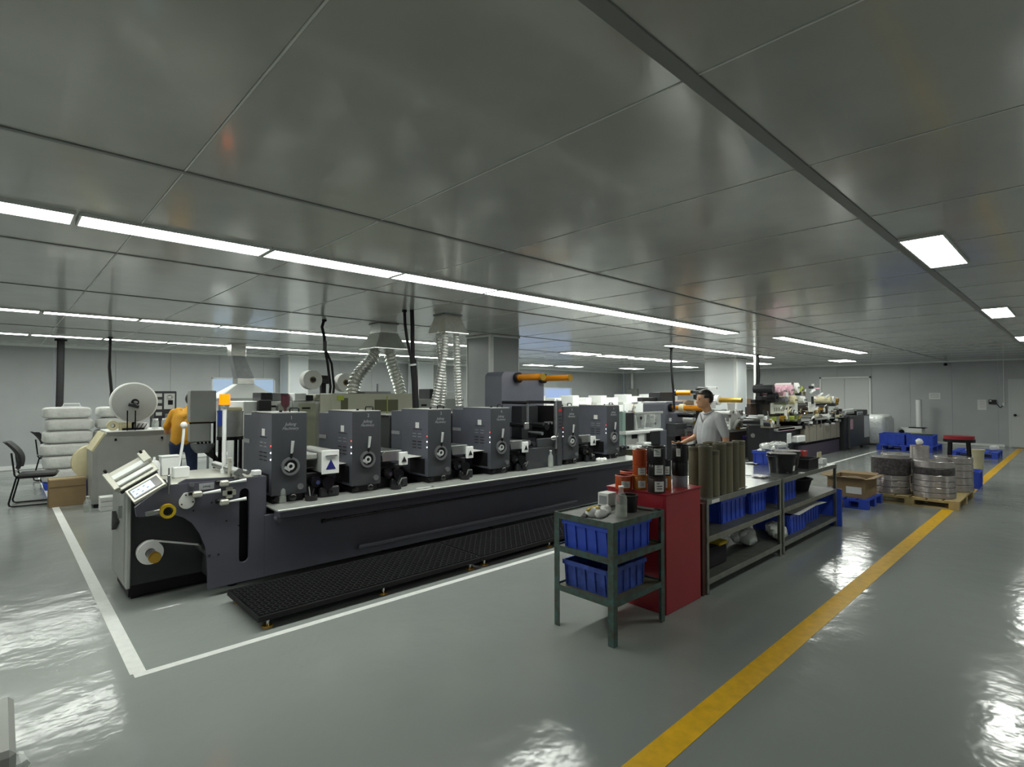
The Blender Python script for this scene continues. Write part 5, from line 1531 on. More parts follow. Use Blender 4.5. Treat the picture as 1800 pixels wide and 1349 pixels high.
# reels on stands
for k, (px, py, lab) in enumerate(((546, 668, 'white reel on a black arm right of the back column'), (604, 673, 'white reel half hidden by the fat foil hose'))):
    c = at(px, py, Y=8.6)
    rs = thing('reel_stand', ['black reel stand behind the forked cable', 'black reel stand behind the fat foil hose'][k], 'reel stand', (c.x+.3, 8.6, 0))
    fit(rs, 'stand_post', 'black_gloss', c.x+.24, c.x+.32, 8.72, 8.80, 0, c.z+.05)
    fit(rs, 'stand_foot', 'black_gloss', c.x+.02, c.x+.55, 8.62, 8.86, 0, .04)
    fit(rs, 'stand_arm', 'black_gloss', c.x-.06, c.x+.36, 8.70, 8.76, c.z-.06, c.z+.08)
    G().cyl((c.x, 8.72, c.z), (c.x, 8.46, c.z), .03).build('reel_shaft', 'machine_black', rs)
    G().box(c.x+.1, c.x+.3, 8.66, 8.70, c.z-.05, c.z+.02).build('brake_block', 'machine_black', rs)
    r_ = thing('paper_reel', lab, 'reel', (c.x, 8.6, c.z-.15))
    G().lathe([(.04, 0), (.155, 0), (.155, .16), (.04, .16)], (c.x, 8.67, c.z), (0, -1, 0), 32, True).build('paper_winding', 'white_paper', r_)
    G().ring((c.x, 8.51, c.z), (0, 1, 0), .032, .05, .012).build('reel_core', 'cardboard', r_)
# machines right of the beige cabinet seen between the hoses
t, x0, x1, zt_ = white_block('grey converter behind the slim foil hoses', 733, 815, 702, 8.9, .7, ['machine_grey'], 4)
fit(t, 'panel_slot', 'black_matte', x0+.10, x0+.22, 8.89, 8.9, zt_-.14, zt_-.10, 0)
fit(t, 'head_box', 'machine_black', x0+.3, x0+.6, 8.9, 9.3, zt_, zt_+.20)
fit(t, 'head_box', 'machine_white', x0+.62, x1, 8.9, 9.3, zt_, zt_+.15)
# ---- white machines far right behind the press
def white_far(label, px0, px1, pyt, Y, seed):
    rnd = random.Random(seed)
    t, x0, x1, zt_ = white_block(label, px0, px1, pyt, Y, .9, ['machine_white'], seed, 'machine')
    w_ = x1-x0
    fit(t, 'head_tower', 'white_paint', x0+w_*.10, x0+w_*.32, Y, Y+.5, zt_, zt_+.30)
    fit(t, 'head_tower', 'white_paint', x0+w_*.58, x0+w_*.78, Y, Y+.5, zt_, zt_+.24)
    fit(t, 'roll_cover', 'white_plastic', x0+w_*.30, x0+w_*.62, Y-.03, Y+.4, zt_, zt_+.12, .04)
    fit(t, 'side_box', 'machine_grey', x0+w_*.80, x1-.02, Y, Y+.4, zt_, zt_+.10)
    rollers(t, x0+.1, x1-.1, Y-.12, Y, .75, zt_-.15, 7, seed)
    fittings(t, x0+.1, x1-.1, Y, .75, zt_-.1, 8, seed+3)
    return t
white_far('white far machine just right of the laminating tower', 938, 1000, 716, 10.2, 41)
white_far('white far machine above the fifth print unit', 1002, 1050, 714, 10.2, 42)
white_far('white far machine above the sixth print unit', 1052, 1096, 713, 10.2, 43)
white_far('white far machine left of the glazed inspection machine', 1098, 1136, 710, 10.2, 44)
white_far('white far machine behind the glazed inspection machine', 1138, 1205, 709, 10.2, 45)
# glazed inspection machine
Yi = 6.9
def IX(px): return at(px, 740, Y=Yi).x
def IZ(py, px=1150): return at(px, py, Y=Yi).z
im = thing('inspection_machine', 'white and teal inspection machine with clear guard', 'inspection machine', ((IX(1096)+IX(1200))/2, Yi+.4, 0))
fit(im, 'teal_panel', 'teal_grey', IX(1094), IX(1100), Yi, Yi+.8, .5, IZ(722))
fit(im, 'camera_box', 'machine_black', IX(1100), IX(1116), Yi+.02, Yi+.5, IZ(754), IZ(724))
fit(im, 'guard_frame', 'machine_grey', IX(1116), IX(1166), Yi, Yi+.03, IZ(728), IZ(724))
fit(im, 'clear_guard', 'clear_plastic', IX(1117), IX(1162), Yi+.005, Yi+.015, IZ(754), IZ(728))
fit(im, 'white_table', 'white_paint', IX(1093), IX(1160), Yi-.1, Yi+.75, IZ(760), IZ(754), .02)
fit(im, 'lower_cabinet', 'machine_grey', IX(1098), IX(1150), Yi, Yi+.7, .5, IZ(760))
fit(im, 'cabinet_window', 'black_gloss', IX(1110), IX(1120), Yi-.008, Yi, IZ(768), IZ(761), .002)
fit(im, 'front_window', 'machine_white', IX(1122), IX(1132), Yi-.008, Yi, IZ(778), IZ(761), .002)
fit(im, 'base', 'olive_dark', IX(1094), IX(1158), Yi, Yi+.75, .0, .5)
fit(im, 'paper_tray', 'white_paint', IX(1094), IX(1112), Yi-.25, Yi+.3, .48, .56, .02)
fit(im, 'paper_tray', 'white_paint', IX(1118), IX(1132), Yi-.2, Yi+.3, .52, .60, .02)
rollers(im, IX(1120), IX(1160), Yi+.05, Yi+.6, IZ(752), IZ(730), 9, 77)
for k in range(5):
    xx = IX(1122+8*k)
    G().obox((xx, Yi+.2, (IZ(752)+IZ(728))/2), (.03, .3, IZ(728)-IZ(752)-.02), (0, .25*(k % 3-1), 0)).build('web_span', ['white_paper', 'machine_black'][k % 2], im)
fit(im, 'dark_unit', 'machine_black', IX(1136), IX(1152), Yi-.12, Yi+.3, .45, IZ(757))
fit(im, 'dark_unit', 'press_dark', IX(1153), IX(1164), Yi-.12, Yi+.3, 0, IZ(757))
# second press tower with orange shaft
Yt = 7.1
def TX(px): return at(px, 730, Y=Yt+.25).x
def TZ(py, px=1180): return at(px, py, Y=Yt+.25).z
sp = thing('second_press', 'second dark grey press tower with an orange shaft behind the cans', 'printing press', (TX(1185), Yt+.4, 0))
xa, xb = TX(1169), TX(1201)
prof = [(xa, 0), (xa, TZ(712))]+[(xa+.12-.12*math.cos(math.radians(a)), TZ(712)+.08*math.sin(math.radians(a))) for a in range(15, 91, 15)]+[(xb, TZ(712)+.08), (xb, 0)]
G().prism(prof, 'xz', Yt+.25, Yt+.9).build('tower_body', 'press_dark', sp)
xs, zs = TX(1178), TZ(717)
G().cyl((xs, Yt+.25, zs), (xs, Yt+.15, zs), .11, n=24).build('shaft_hub', 'black_gloss', sp)
e_ = at(1236, 717, X=xs).y
G().cyl((xs, Yt+.15, zs), (xs, e_, zs), .065, n=24).build('orange_shaft', 'orange_roll', sp)
G().cyl((xs, e_, zs), (xs, e_-.02, zs), .075, n=24).build('shaft_end', 'gold', sp)
G().cyl((xs, e_+.5, zs), (xs, e_+.62, zs), .10, n=24).build('core_ring', 'cream', sp)
fit(sp, 'sticker', 'white_paper', TX(1176), TX(1180), Yt+.243, Yt+.25, TZ(741), TZ(735), 0)
fit(sp, 'front_unit', 'press_front', TX(1171), TX(1192), Yt+.0, Yt+.25, .5, TZ(744))
fit(sp, 'print_base', 'machine_black', xa, TX(1222), Yt-.0, Yt+.9, 0, .62)
rollers(sp, TX(1186), TX(1220), Yt-.2, Yt+.55, .62, 1.22, 16, 91)
fittings(sp, TX(1180), TX(1220), Yt-.12, .55, 1.15, 16, 92)
for k, (m_, zz) in enumerate((('can_lid_red', 770), ('white_paint', 777), ('machine_black', 783))):
    fit(sp, 'colour_tray', m_, TX(1178), TX(1199), Yt-.25, Yt-.04, TZ(zz+3), TZ(zz-3), .015)
fit(sp, 'tray_bracket', 'machine_black', TX(1180), TX(1197), Yt-.06, Yt+.02, .45, TZ(766))
# upper black box with amber roll
q = at(1177, 700, Y=9.0)
ur = thing('unwinder', 'black unwinder with a short amber roll behind the second press', 'unwinder', (q.x, 9.1, 0))
fit(ur, 'unwinder_body', 'machine_black', at(1160, 700, Y=9).x, at(1187, 700, Y=9).x, 9.0, 9.4, 0, at(1177, 690, Y=9).z)
fit(ur, 'unwinder_arm', 'machine_black', at(1135, 700, Y=9).x, at(1162, 700, Y=9).x, 9.1, 9.3, at(1150, 706, Y=9).z, at(1150, 699, Y=9).z)
xx = at(1190, 691, Y=9.0).x-.1; zz = at(1190, 691, Y=9.0).z
G().cyl((xx, 9.0, zz), (xx, at(1215, 691, X=xx).y, zz), .08, n=20).build('amber_roll', 'orange_roll', ur)
G().cyl((xx, 9.0, zz), (xx, 8.95, zz), .10, n=20).build('roll_hub', 'black_gloss', ur)
# brown covers by the man's head
b = thing('brown_carton', 'dark brown carton behind the man by the orange shaft', 'carton', at(1215, 720, Y=8.0).to_tuple()[:2]+(0,), local=True)
G().box(-.45, .45, 0, .4, 0, 1.40, .02).build('carton_stack', 'cardboard_dark', b)
G().prism([(-.45, 1.40), (-.2, 1.50), (.42, 1.46), (.45, 1.40)], 'xz', 0, .4).build('flap', 'cardboard_dark', b)
# ---- rewinder between the man and the right machine
Yw = 6.25
def WX(px): return at(px, 720, Y=Yw).x
def WZ(py, px=1285): return at(px, py, Y=Yw).z
rw = thing('rewinder', 'cluttered rewinder with black arms and a yellow shaft behind the man', 'rewinder', (WX(1285), Yw+.4, 0))
fit(rw, 'rewinder_base', 'machine_brown', WX(1262), WX(1322), Yw, Yw+.55, 0, WZ(760))
fit(rw, 'deck', 'machine_grey', WX(1262), WX(1318), Yw-.05, Yw+.55, WZ(760), WZ(755))
fit(rw, 'white_frame', 'white_paint', WX(1282), WX(1300), Yw-.02, Yw+.02, WZ(760), WZ(722), .004)
fit(rw, 'control_panel', 'machine_white', WX(1253), WX(1272), Yw+.2, Yw+.5, WZ(718), WZ(704))
fit(rw, 'panel_screen', 'black_gloss', WX(1256), WX(1263), Yw+.193, Yw+.2, WZ(711), WZ(706), .002)
fit(rw, 'mast', 'machine_black', WX(1258), WX(1268), Yw+.43, Yw+.53, 0, WZ(682))
fit(rw, 'upper_arm', 'machine_black', WX(1247), WX(1268), Yw+.42, Yw+.5, WZ(692), WZ(687))
fit(rw, 'upper_arm', 'machine_black', WX(1252), WX(1285), Yw+.42, Yw+.5, WZ(702), WZ(694))
fit(rw, 'wing_bar', 'steel', WX(1256), WX(1290), Yw+.44, Yw+.48, WZ(684), WZ(681), .002)
fit(rw, 'white_sensor', 'white_plastic', WX(1274), WX(1286), Yw+.40, Yw+.50, WZ(685), WZ(680))
xs = WX(1285); zs = WZ(704)
G().cyl((xs, Yw+.5, zs), (xs, at(1304, 704, X=xs).y, zs), .06, n=20).build('yellow_shaft', 'gold', rw)
G().cyl((xs, Yw+.45, zs), (xs, Yw+.30, zs), .13, n=28).build('white_reel', 'white_paper', rw)
fit(rw, 'panel_board', 'machine_white', WX(1286), WX(1299), Yw+.1, Yw+.13, WZ(725), WZ(708))
fit(rw, 'yellow_guide', 'lime', WX(1282), WX(1292), Yw+.05, Yw+.15, WZ(731), WZ(724), .03)
rollers(rw, WX(1278), WX(1318), Yw-.02, Yw+.5, WZ(755), WZ(722), 16, 15)
fittings(rw, WX(1276), WX(1320), Yw, WZ(755), WZ(722), 16, 16)
G().tube(bez((WX(1285), Yw-.05, WZ(755)), (WX(1290), Yw-.1, WZ(735)), (WX(1296), Yw-.1, WZ(738)), (WX(1299), Yw-.05, WZ(752))), .05, 10).build('air_hose', 'machine_grey', rw)
fit(rw, 'waste_bag', 'purple_bag', WX(1303), WX(1316), Yw-.12, Yw, WZ(776), WZ(768), .03)
# cartons on a table behind
for k, (px0, px1, pyt, m_, lab) in enumerate(((1299, 1321, 701, 'cardboard_dark', 'tall brown carton with pale label right of the pale column'), (1343, 1366, 708, 'cardboard', 'brown carton left of the right machine'))):
    a = at(px0, pyt, Y=8.5); b_ = at(px1, pyt, Y=8.5)
    t = thing('brown_carton', lab, 'carton', ((a.x+b_.x)/2, 8.75, 0))
    G().box(a.x, b_.x, 8.5, 9.0, 0, a.z, .01).build('carton_body', m_, t)
    G().box(a.x+.08, a.x+.28, 8.494, 8.5, a.z-.38, a.z-.14).build('carton_label', 'pink_paper' if k == 0 else 'white_paper', t)
    G().box((a.x+b_.x)/2-.03, (a.x+b_.x)/2+.03, 8.496, 9.0, a.z-.01, a.z+.002).build('tape', 'cream', t)
# ---- the big slitter rewinder on the right
Ym = 4.95
def RX_(px, y=Ym): return at(px, 740, Y=y).x
def RZ_(py, px=1420): return at(px, py, Y=Ym).z
rm = thing('die_cutter', 'big cluttered die cutting machine with stacked rolls on the right', 'die cutting machine', (15.2, 5.4, 0))
xL = RX_(1358); xR = RX_(1476); xE = RX_(1522)
q = at(1320, 800, Z=0)
# dark left end cabinet, its long side towards the left
fit(rm, 'end_cabinet', 'machine_black', 12.9, 13.5, 5.0, 5.5, .05, .95, .015)
G().cyl((12.9, 5.38, .70), (12.89, 5.38, .70), .05, n=20).build('round_port', 'steel', rm)
G().cyl((12.9, 5.08, .25), (12.85, 5.08, .25), .05, n=20).build('knob', 'steel', rm)
fit(rm, 'top_slot_plate', 'machine_taupe', 12.89, 13.5, 4.98, 5.2, .89, .955, .004)
fit(rm, 'base_box', 'machine_black', 13.5, xR, Ym+.12, 5.8, .10, .86, .02)
fit(rm, 'taupe_cover', 'machine_taupe', RX_(1415), xR, Ym, Ym+.12, .42, .86, .01)
fit(rm, 'plinth', 'purple_dark', RX_(1405), xR+.05, Ym+.03, 5.8, .0, .36, .01)
for k in range(5):
    xx = RX_(1415)+(xR-RX_(1415))*(k+.5)/5
    fit(rm, 'cover_seam', 'machine_brown', xx-.006, xx+.006, Ym-.003, Ym+.003, .44, .84, 0)
fit(rm, 'table', 'machine_grey', RX_(1405), xR+.3, Ym-.03, 5.8, .98, 1.02, .006)
for k in range(5):
    xx = RX_(1412)+k*.32
    G().cyl((xx, Ym-.03, .92), (xx, 5.6, .92), .055, n=16).build('under_roller', ['black_gloss', 'steel_dull'][k % 2], rm)
fit(rm, 'rear_frame', 'machine_brown', RX_(1365), xR, 5.55, 5.65, .86, 1.45, .01)
fit(rm, 'printed_web', 'white_paper', RX_(1378), RX_(1424), Ym+.30, Ym+.32, RZ_(726), RZ_(708), .002)
for k in range(7):
    xx = RX_(1384)+k*.105
    fit(rm, 'barcode_mark', 'ink_text', xx, xx+.03, Ym+.295, Ym+.30, RZ_(722), RZ_(716), 0)
fit(rm, 'printed_web', 'white_paper', RX_(1436), RX_(1448), Ym+.20, Ym+.22, RZ_(742), RZ_(708), .002)
fit(rm, 'lime_tray', 'lime', RX_(1378), RX_(1410), Ym+.10, Ym+.35, RZ_(738), RZ_(731), .01)
fit(rm, 'web_tray', 'machine_grey', RX_(1364), RX_(1408), Ym-.02, Ym+.4, RZ_(752), RZ_(748), .004)
fit(rm, 'pink_roll_cover', 'pink_paper', RX_(1366), RX_(1396), Ym-.02, Ym+.1, RZ_(753), RZ_(748), .01)
# upper stack
zz = RZ_(704)
for k, (px, py, r_, m_, l_) in enumerate(((1385, 704, .10, 'steel_dull', 0), (1400, 703, .11, 'cream', 0), (1416, 703, .09, 'white_paper', 0), (1380, 688, .12, 'pink_paper', 1), (1394, 686, .13, 'pink_paper', 1), (1405, 682, .12, 'white_paper', 1), (1412, 686, .09, 'lime', 1))):
    xx = RX_(px); z_ = RZ_(py)
    G().cyl((xx, Ym+.02, z_), (xx, Ym+.55, z_), r_, n=24).build('stock_roll', m_, rm)
    G().cyl((xx, Ym-.04, z_), (xx, Ym+.6, z_), .025, n=12).build('stock_shaft', 'steel', rm)
fit(rm, 'upper_beam', 'machine_black', RX_(1365), RX_(1440), Ym+.50, Ym+.60, RZ_(708), RZ_(702), .01)
fit(rm, 'upper_post', 'machine_black', RX_(1375), RX_(1381), Ym+.52, Ym+.62, .9, RZ_(676), .006)
fit(rm, 'upper_post', 'machine_black', RX_(1412), RX_(1417), Ym+.52, Ym+.62, .9, RZ_(678), .006)
G().cyl((RX_(1368), Ym+.1, RZ_(685)), (RX_(1368), Ym+.55, RZ_(685)), .10, n=20).build('black_roll', 'machine_black', rm)
G().ring((RX_(1368), Ym+.12, RZ_(699)), (0, 1, 0), .04, .12, .2, 24).build('black_reel', 'black_gloss', rm)
fit(rm, 'reel_arm', 'machine_black', RX_(1366), RX_(1382), Ym+.35, Ym+.50, RZ_(703), RZ_(697), .006)
for k, (px, py) in enumerate(((1426, 690), (1440, 696), (1452, 699))):
    G().cyl((RX_(px), Ym+.0, RZ_(py)), (RX_(px)+.35, Ym+.02, RZ_(py)+.06), .03, n=10).build('white_arm', 'white_plastic', rm)
for k, (px, py, r_, m_) in enumerate(((1458, 704, .10, 'cream'), (1464, 704, .10, 'white_paper'), (1471, 705, .06, 'gold'), (1470, 711, .05, 'gold'))):
    G().cyl((RX_(px), Ym-.05, RZ_(py)), (RX_(px), Ym+.4, RZ_(py)), r_, n=20).build('label_roll', m_, rm)
fit(rm, 'upper_rail', 'machine_black', RX_(1420), RX_(1475), Ym+.38, Ym+.46, RZ_(716), RZ_(712), .006)
rollers(rm, RX_(1418), xR, Ym+.0, 5.5, 1.04, RZ_(712), 20, 61)
fittings(rm, RX_(1360), RX_(1480), Ym, 1.02, RZ_(715), 60, 62, ('machine_black', 'chrome', 'white_plastic', 'steel', 'white_paint', 'gold', 'can_brown', 'cream'))
fittings(rm, RX_(1372), RX_(1450), Ym+.1, RZ_(706), RZ_(680), 16, 68, ('white_paint', 'chrome', 'white_plastic', 'pink_paper', 'machine_black'))
fittings(rm, RX_(1410), RX_(1475), Ym, .84, .96, 10, 63)
rollers(rm, RX_(1345), RX_(1365), Ym+.1, 5.5, .98, RZ_(728), 6, 64)
fittings(rm, RX_(1338), RX_(1362), Ym+.05, .97, RZ_(724), 10, 65)
fit(rm, 'lever_sign', 'white_plastic', RX_(1360), RX_(1367), Ym-.30, Ym-.28, .55, RZ_(754), .004)
fit(rm, 'sign_bracket', 'machine_black', RX_(1361), RX_(1366), Ym-.28, Ym+.14, .50, .60, .004)
fit(rm, 'white_motor', 'white_plastic', RX_(1398), RX_(1412), Ym-.05, Ym+.12, RZ_(775), RZ_(764), .02)
# right end control cabinet
ec = at(1480, 795, Z=0)
fit(rm, 'end_post', 'machine_black', xR+.3, xR+.62, Ym-.05, 5.7, 0, 1.0, .015)
fit(rm, 'control_cabinet', 'press_front', xR+.62, xE, Ym-.10, 5.7, .05, 1.02, .015)
fit(rm, 'notice_sheet', 'white_paper', xE-.62, xE-.06, Ym-.108, Ym-.10, .30, .98, 0)
fit(rm, 'notice_sheet', 'pink_paper', xR+.66, xR+.92, Ym-.108, Ym-.10, .62, .92, 0)
fit(rm, 'drive_box', 'machine_black', RX_(1504), xE, Ym-.05, Ym+.5, 1.02, RZ_(727), .02)
fit(rm, 'vent_plate', 'white_plastic', RX_(1503), RX_(1513), Ym-.06, Ym-.05, RZ_(748), RZ_(730), .006)
for k in range(3):
    xx = RX_(1504.5+3*k)
    fit(rm, 'vent_slot', 'black_matte', xx, xx+.06, Ym-.065, Ym-.06, RZ_(742), RZ_(733), 0)
G().ell((RX_(1516), Ym-.06, RZ_(745)), .06, .03, .06, 12, 8).build('white_knob', 'white_plastic', rm)
G().cyl((RX_(1490), Ym+.1, RZ_(731)), (RX_(1506), Ym+.1, RZ_(731)), .07, n=16).build('white_tube', 'white_paint', rm)
G().cyl((RX_(1480), Ym+.1, RZ_(729)), (RX_(1505), Ym+.1, RZ_(727)), .05, n=16).build('white_tube', 'white_plastic', rm)
for x in (13.0, 13.4, xR+.4, xE-.1):
    for y in (5.07, 5.42):
        G().cyl((x, y, 0), (x, y, .06), .04).build('machine_foot', 'black_matte', rm)
# ================================================================ goods along the walkway
# wrapped bale by the doorway
random.seed(17)
q = at(1538, 738, Y=5.0)
bale('wrapped_bale', 'large film wrapped bale right of the die cutting machine', 21.6, 4.9, 0.0, 1.4, .9, 1.0, 'film_wrap', group='film wrapped bales')
# blue pallet with crates
def pallet(name, label, x0, x1, y0, y1, mat, h=.14, boards=5, group='pallets'):
    t = thing(name, label, 'pallet', ((x0+x1)/2, (y0+y1)/2, 0), group=group)
    n_ = boards
    for k in range(n_):
        a = y0+(y1-y0)*k/n_; b_ = y0+(y1-y0)*(k+.86)/n_
        G().box(x0, x1, a, b_, h-.02, h, .002).build('deck_board', mat, t)
    for k in range(3):
        a = x0+(x1-x0-.10)*k/2
        for j in range(3):
            c = y0+(y1-y0-.12)*j/2
            G().box(a, a+.10, c, c+.12, .018, h-.038, .003).build('block', mat, t)
        G().box(a, a+.10, y0, y1, 0, .018, .002).build('runner', mat, t)
        G().box(a, a+.10, y0, y1, h-.038, h-.02, .002).build('stringer', mat, t)
    return t
p0 = at(1522, 790, Z=0); p1 = at(1622, 790, Z=0)
pallet('plastic_pallet', 'blue pallet carrying two blue crates near the right wall', 19.3, 20.9, 3.0, 4.35, 'blue_pallet', .17)
make_crate('plastic_crate', 'left blue crate on the far blue pallet', 'blue_crate', .70, .62, .32, (19.8, 4.0, .17))
make_crate('plastic_crate', 'right blue crate with yellow papers on the far blue pallet', 'blue_crate', .70, .62, .32, (19.8, 3.32, .17))
g = G().obox((19.8, 3.32, .505), (.5, .5, .03), (0, .08, .2), .004).build('paper_sheet', 'lime', label='yellow green papers on the right far crate', cat='sheet')
# white laminator and white column
mc = thing('white_laminator', 'white boxy laminator with black knob by the right wall', 'laminator', (XR-.6, 4.2, 0))
a = at(1578, 752, X=XR-.8); b_ = at(1621, 772, X=XR-.8)
G().box(XR-.8, XR-.3, b_.y, a.y, .36, a.z, .02).build('laminator_body', 'white_plastic', mc)
G().cyl((XR-.8, a.y-.12, a.z-.13), (XR-.84, a.y-.12, a.z-.13), .07, n=20).build('laminator_knob', 'black_gloss', mc)
G().box(XR-.75, XR-.35, b_.y+.05, a.y-.05, 0, .36, .01).build('laminator_stand', 'machine_black', mc)
G().box(XR-.8, XR-.5, b_.y-.1, a.y-.3, a.z, a.z+.03, .006).build('feed_tray', 'black_gloss', mc)
wp = thing('white_roll', 'tall white film roll standing on the laminator by the wall', 'film roll', (XR-.55, b_.y+.12, a.z+.03))
G().cyl((XR-.55, b_.y+.12, a.z+.03), (XR-.55, b_.y+.12, at(1613, 703, X=XR-.55).z), .085, n=24).build('film_winding', 'white_plastic', wp)
G().ring((XR-.55, b_.y+.12, at(1613, 703, X=XR-.55).z), (0, 0, 1), .03, .06, .02).build('roll_core', 'cardboard', wp)
# wooden pallet with stacks of film rolls
wpal = pallet('wooden_pallet', 'pale wooden pallet under the stacked film rolls', 9.95, 11.45, 1.25, 2.42, 'wood', .13, 6)
wpal.rotation_euler = (0, 0, 0)
def roll_stack(x, y, z0, heights, radii, mats, base_label):
    z = z0
    for k, (h, r, m_) in enumerate(zip(heights, radii, mats)):
        lab = '%s film roll of the %s stack on the wooden pallet' % (['lowest', 'second', 'third', 'fourth', 'fifth', 'sixth', 'seventh'][k], base_label)
        t = thing('film_roll', lab, 'film roll', (x, y, z), local=True, group='film rolls on the pallet')
        G().lathe([(.04, .002), (r-.006, .002), (r, .008), (r, h-.008), (r-.006, h-.002), (.04, h-.002)], n=40, closed=True).build('film_winding', m_, t)
        G().lathe([(.034, 0), (.046, 0), (.046, h), (.034, h)], n=20, closed=True).build('roll_core', 'cardboard', t)
        z += h
    return z
A = 'film_roll'; B = 'film_roll_dark'
roll_stack(10.25, 2.12, .131, [.10, .10, .09, .26], [.255, .25, .25, .265], [A, A, A, B], 'left')
roll_stack(10.78, 2.12, .131, [.11, .11, .12, .12, .10], [.25, .25, .25, .25, .25], [A, B, A, B, A], 'rear left')
zt1 = roll_stack(10.25, 1.58, .131, [.08, .08, .09, .09, .10, .10], [.265, .265, .26, .26, .255, .25], [A, A, A, A, B, A], 'front right')
zt2 = roll_stack(11.16, 1.47, .131, [.11, .11, .11, .11, .10], [.25, .25, .25, .25, .25], [A, A, A, A, A], 'rear right')
t = thing('film_roll', 'narrow clear roll standing on the front right stack', 'film roll', (10.42, 1.78, zt1), local=True, group='film rolls on the pallet')
G().lathe([(.04, .0), (.125, .0), (.125, .20), (.04, .20)], n=32, closed=True).build('film_winding', A, t)
G().lathe([(.034, 0), (.046, 0), (.046, .21), (.034, .21)], n=20, closed=True).build('roll_core', 'cardboard', t)
G().ell((10.42, 1.78, zt1+.255), .06, .05, .05, 12, 8, jit=.12).build('film_scrap', 'film_wrap', label='ball of clear film on the narrow roll', cat='film scrap', sharp=50)
# stool behind the pallet
sx_, sy_ = 12.05, 1.50
t = thing('round_stool', 'stool with dark red seat behind the film rolls', 'stool', (sx_, sy_, 0), local=True)
G().cyl((0, 0, .89), (0, 0, .95), .21, n=32).build('seat', 'red_steel', t)
G().ring((0, 0, .87), (0, 0, 1), .17, .22, .05, 32).build('seat_frame', 'black_gloss', t)
for k in range(4):
    a = math.pi/4+k*math.pi/2
    G().cyl((.17*math.cos(a), .17*math.sin(a), .89), (.22*math.cos(a), .22*math.sin(a), 0), .018, n=12).build('leg', 'black_gloss', t)
G().ring((0, 0, .35), (0, 0, 1), .185, .205, .02, 32).build('foot_ring', 'black_gloss', t)
# white bin and blue crate behind
b = thing('waste_bin', 'tall cream bin behind the right end of the film rolls', 'bin', (13.6, 1.45, 0), local=True)
G().lathe([(0, 0), (.10, 0), (.13, .60), (.12, .60), (.09, .012), (0, .012)], n=28).build('bin_shell', 'cream', b)
G().ring((0, 0, .60), (0, 0, 1), .12, .145, .03, 28).build('bin_rim', 'cream', b)
make_crate('plastic_crate', 'blue crate on the floor behind the wooden pallet', 'blue_crate', .5, .4, .3, (12.75, 1.50, 0))
pallet('plastic_pallet', 'low blue pallet right of the cream bin', 18.6, 19.8, 1.55, 2.5, 'blue_pallet', .16)
b = G().ell((19.4, 1.68, .23), .12, .1, .07, 14, 8, p=.7, jit=.06).build('white_sack', 'bag_white', label='small white sack on the corner of the low blue pallet', cat='sack', sharp=60)
# brown carton on blue pallet left of the rolls
pallet('plastic_pallet', 'small blue pallet under the open brown carton', 9.08, 9.90, 2.16, 2.76, 'blue_pallet', .14, 4)
b = thing('open_carton', 'open brown carton full of brown film on a blue pallet', 'carton', (9.48, 2.46, .141), rz=.0, local=True)
w_, d_, h_ = .62, .50, .28
G().box(-w_/2, w_/2, -d_/2, d_/2, 0, .008).box(-w_/2, w_/2, -d_/2, -d_/2+.006, .008, h_).box(-w_/2, w_/2, d_/2-.006, d_/2, .008, h_).box(-w_/2, -w_/2+.006, -d_/2+.006, d_/2-.006, .008, h_).box(w_/2-.006, w_/2, -d_/2+.006, d_/2-.006, .008, h_).build('carton_body', 'cardboard', b)
for (c, s_, r_) in (((-w_/2-.05, 0, h_+.01), (.12, d_, .006), (0, .25, 0)), ((w_/2+.05, 0, h_+.01), (.12, d_, .006), (0, -.25, 0)), ((0, -d_/2-.05, h_+.01), (w_, .12, .006), (-.25, 0, 0)), ((0, d_/2+.05, h_+.01), (w_, .12, .006), (.25, 0, 0))):
    G().obox(c, s_, r_).build('carton_flap', 'cardboard', b)
G().ell((0, 0, .20), .28, .22, .07, 18, 8, jit=.08).build('brown_filling', 'cardboard_dark', b)
G().box(-w_/2-.002, -w_/2, -.2, .0, .06, .16).build('carton_label', 'white_paper', b)
g = G()
random.seed(9)
for k in range(6):
    g.ell((8.80+random.uniform(-.1, .1), 2.62+random.uniform(-.12, .12), .12+random.uniform(-.02, .12)), .14, .14, .11, 12, 8, jit=.1)
for p_ in g.v: p_.z = max(p_.z, .001)
g.build('black_sack', 'purple_dark', label='dark sack slumped between the rack and the brown carton', cat='sack', sharp=60)
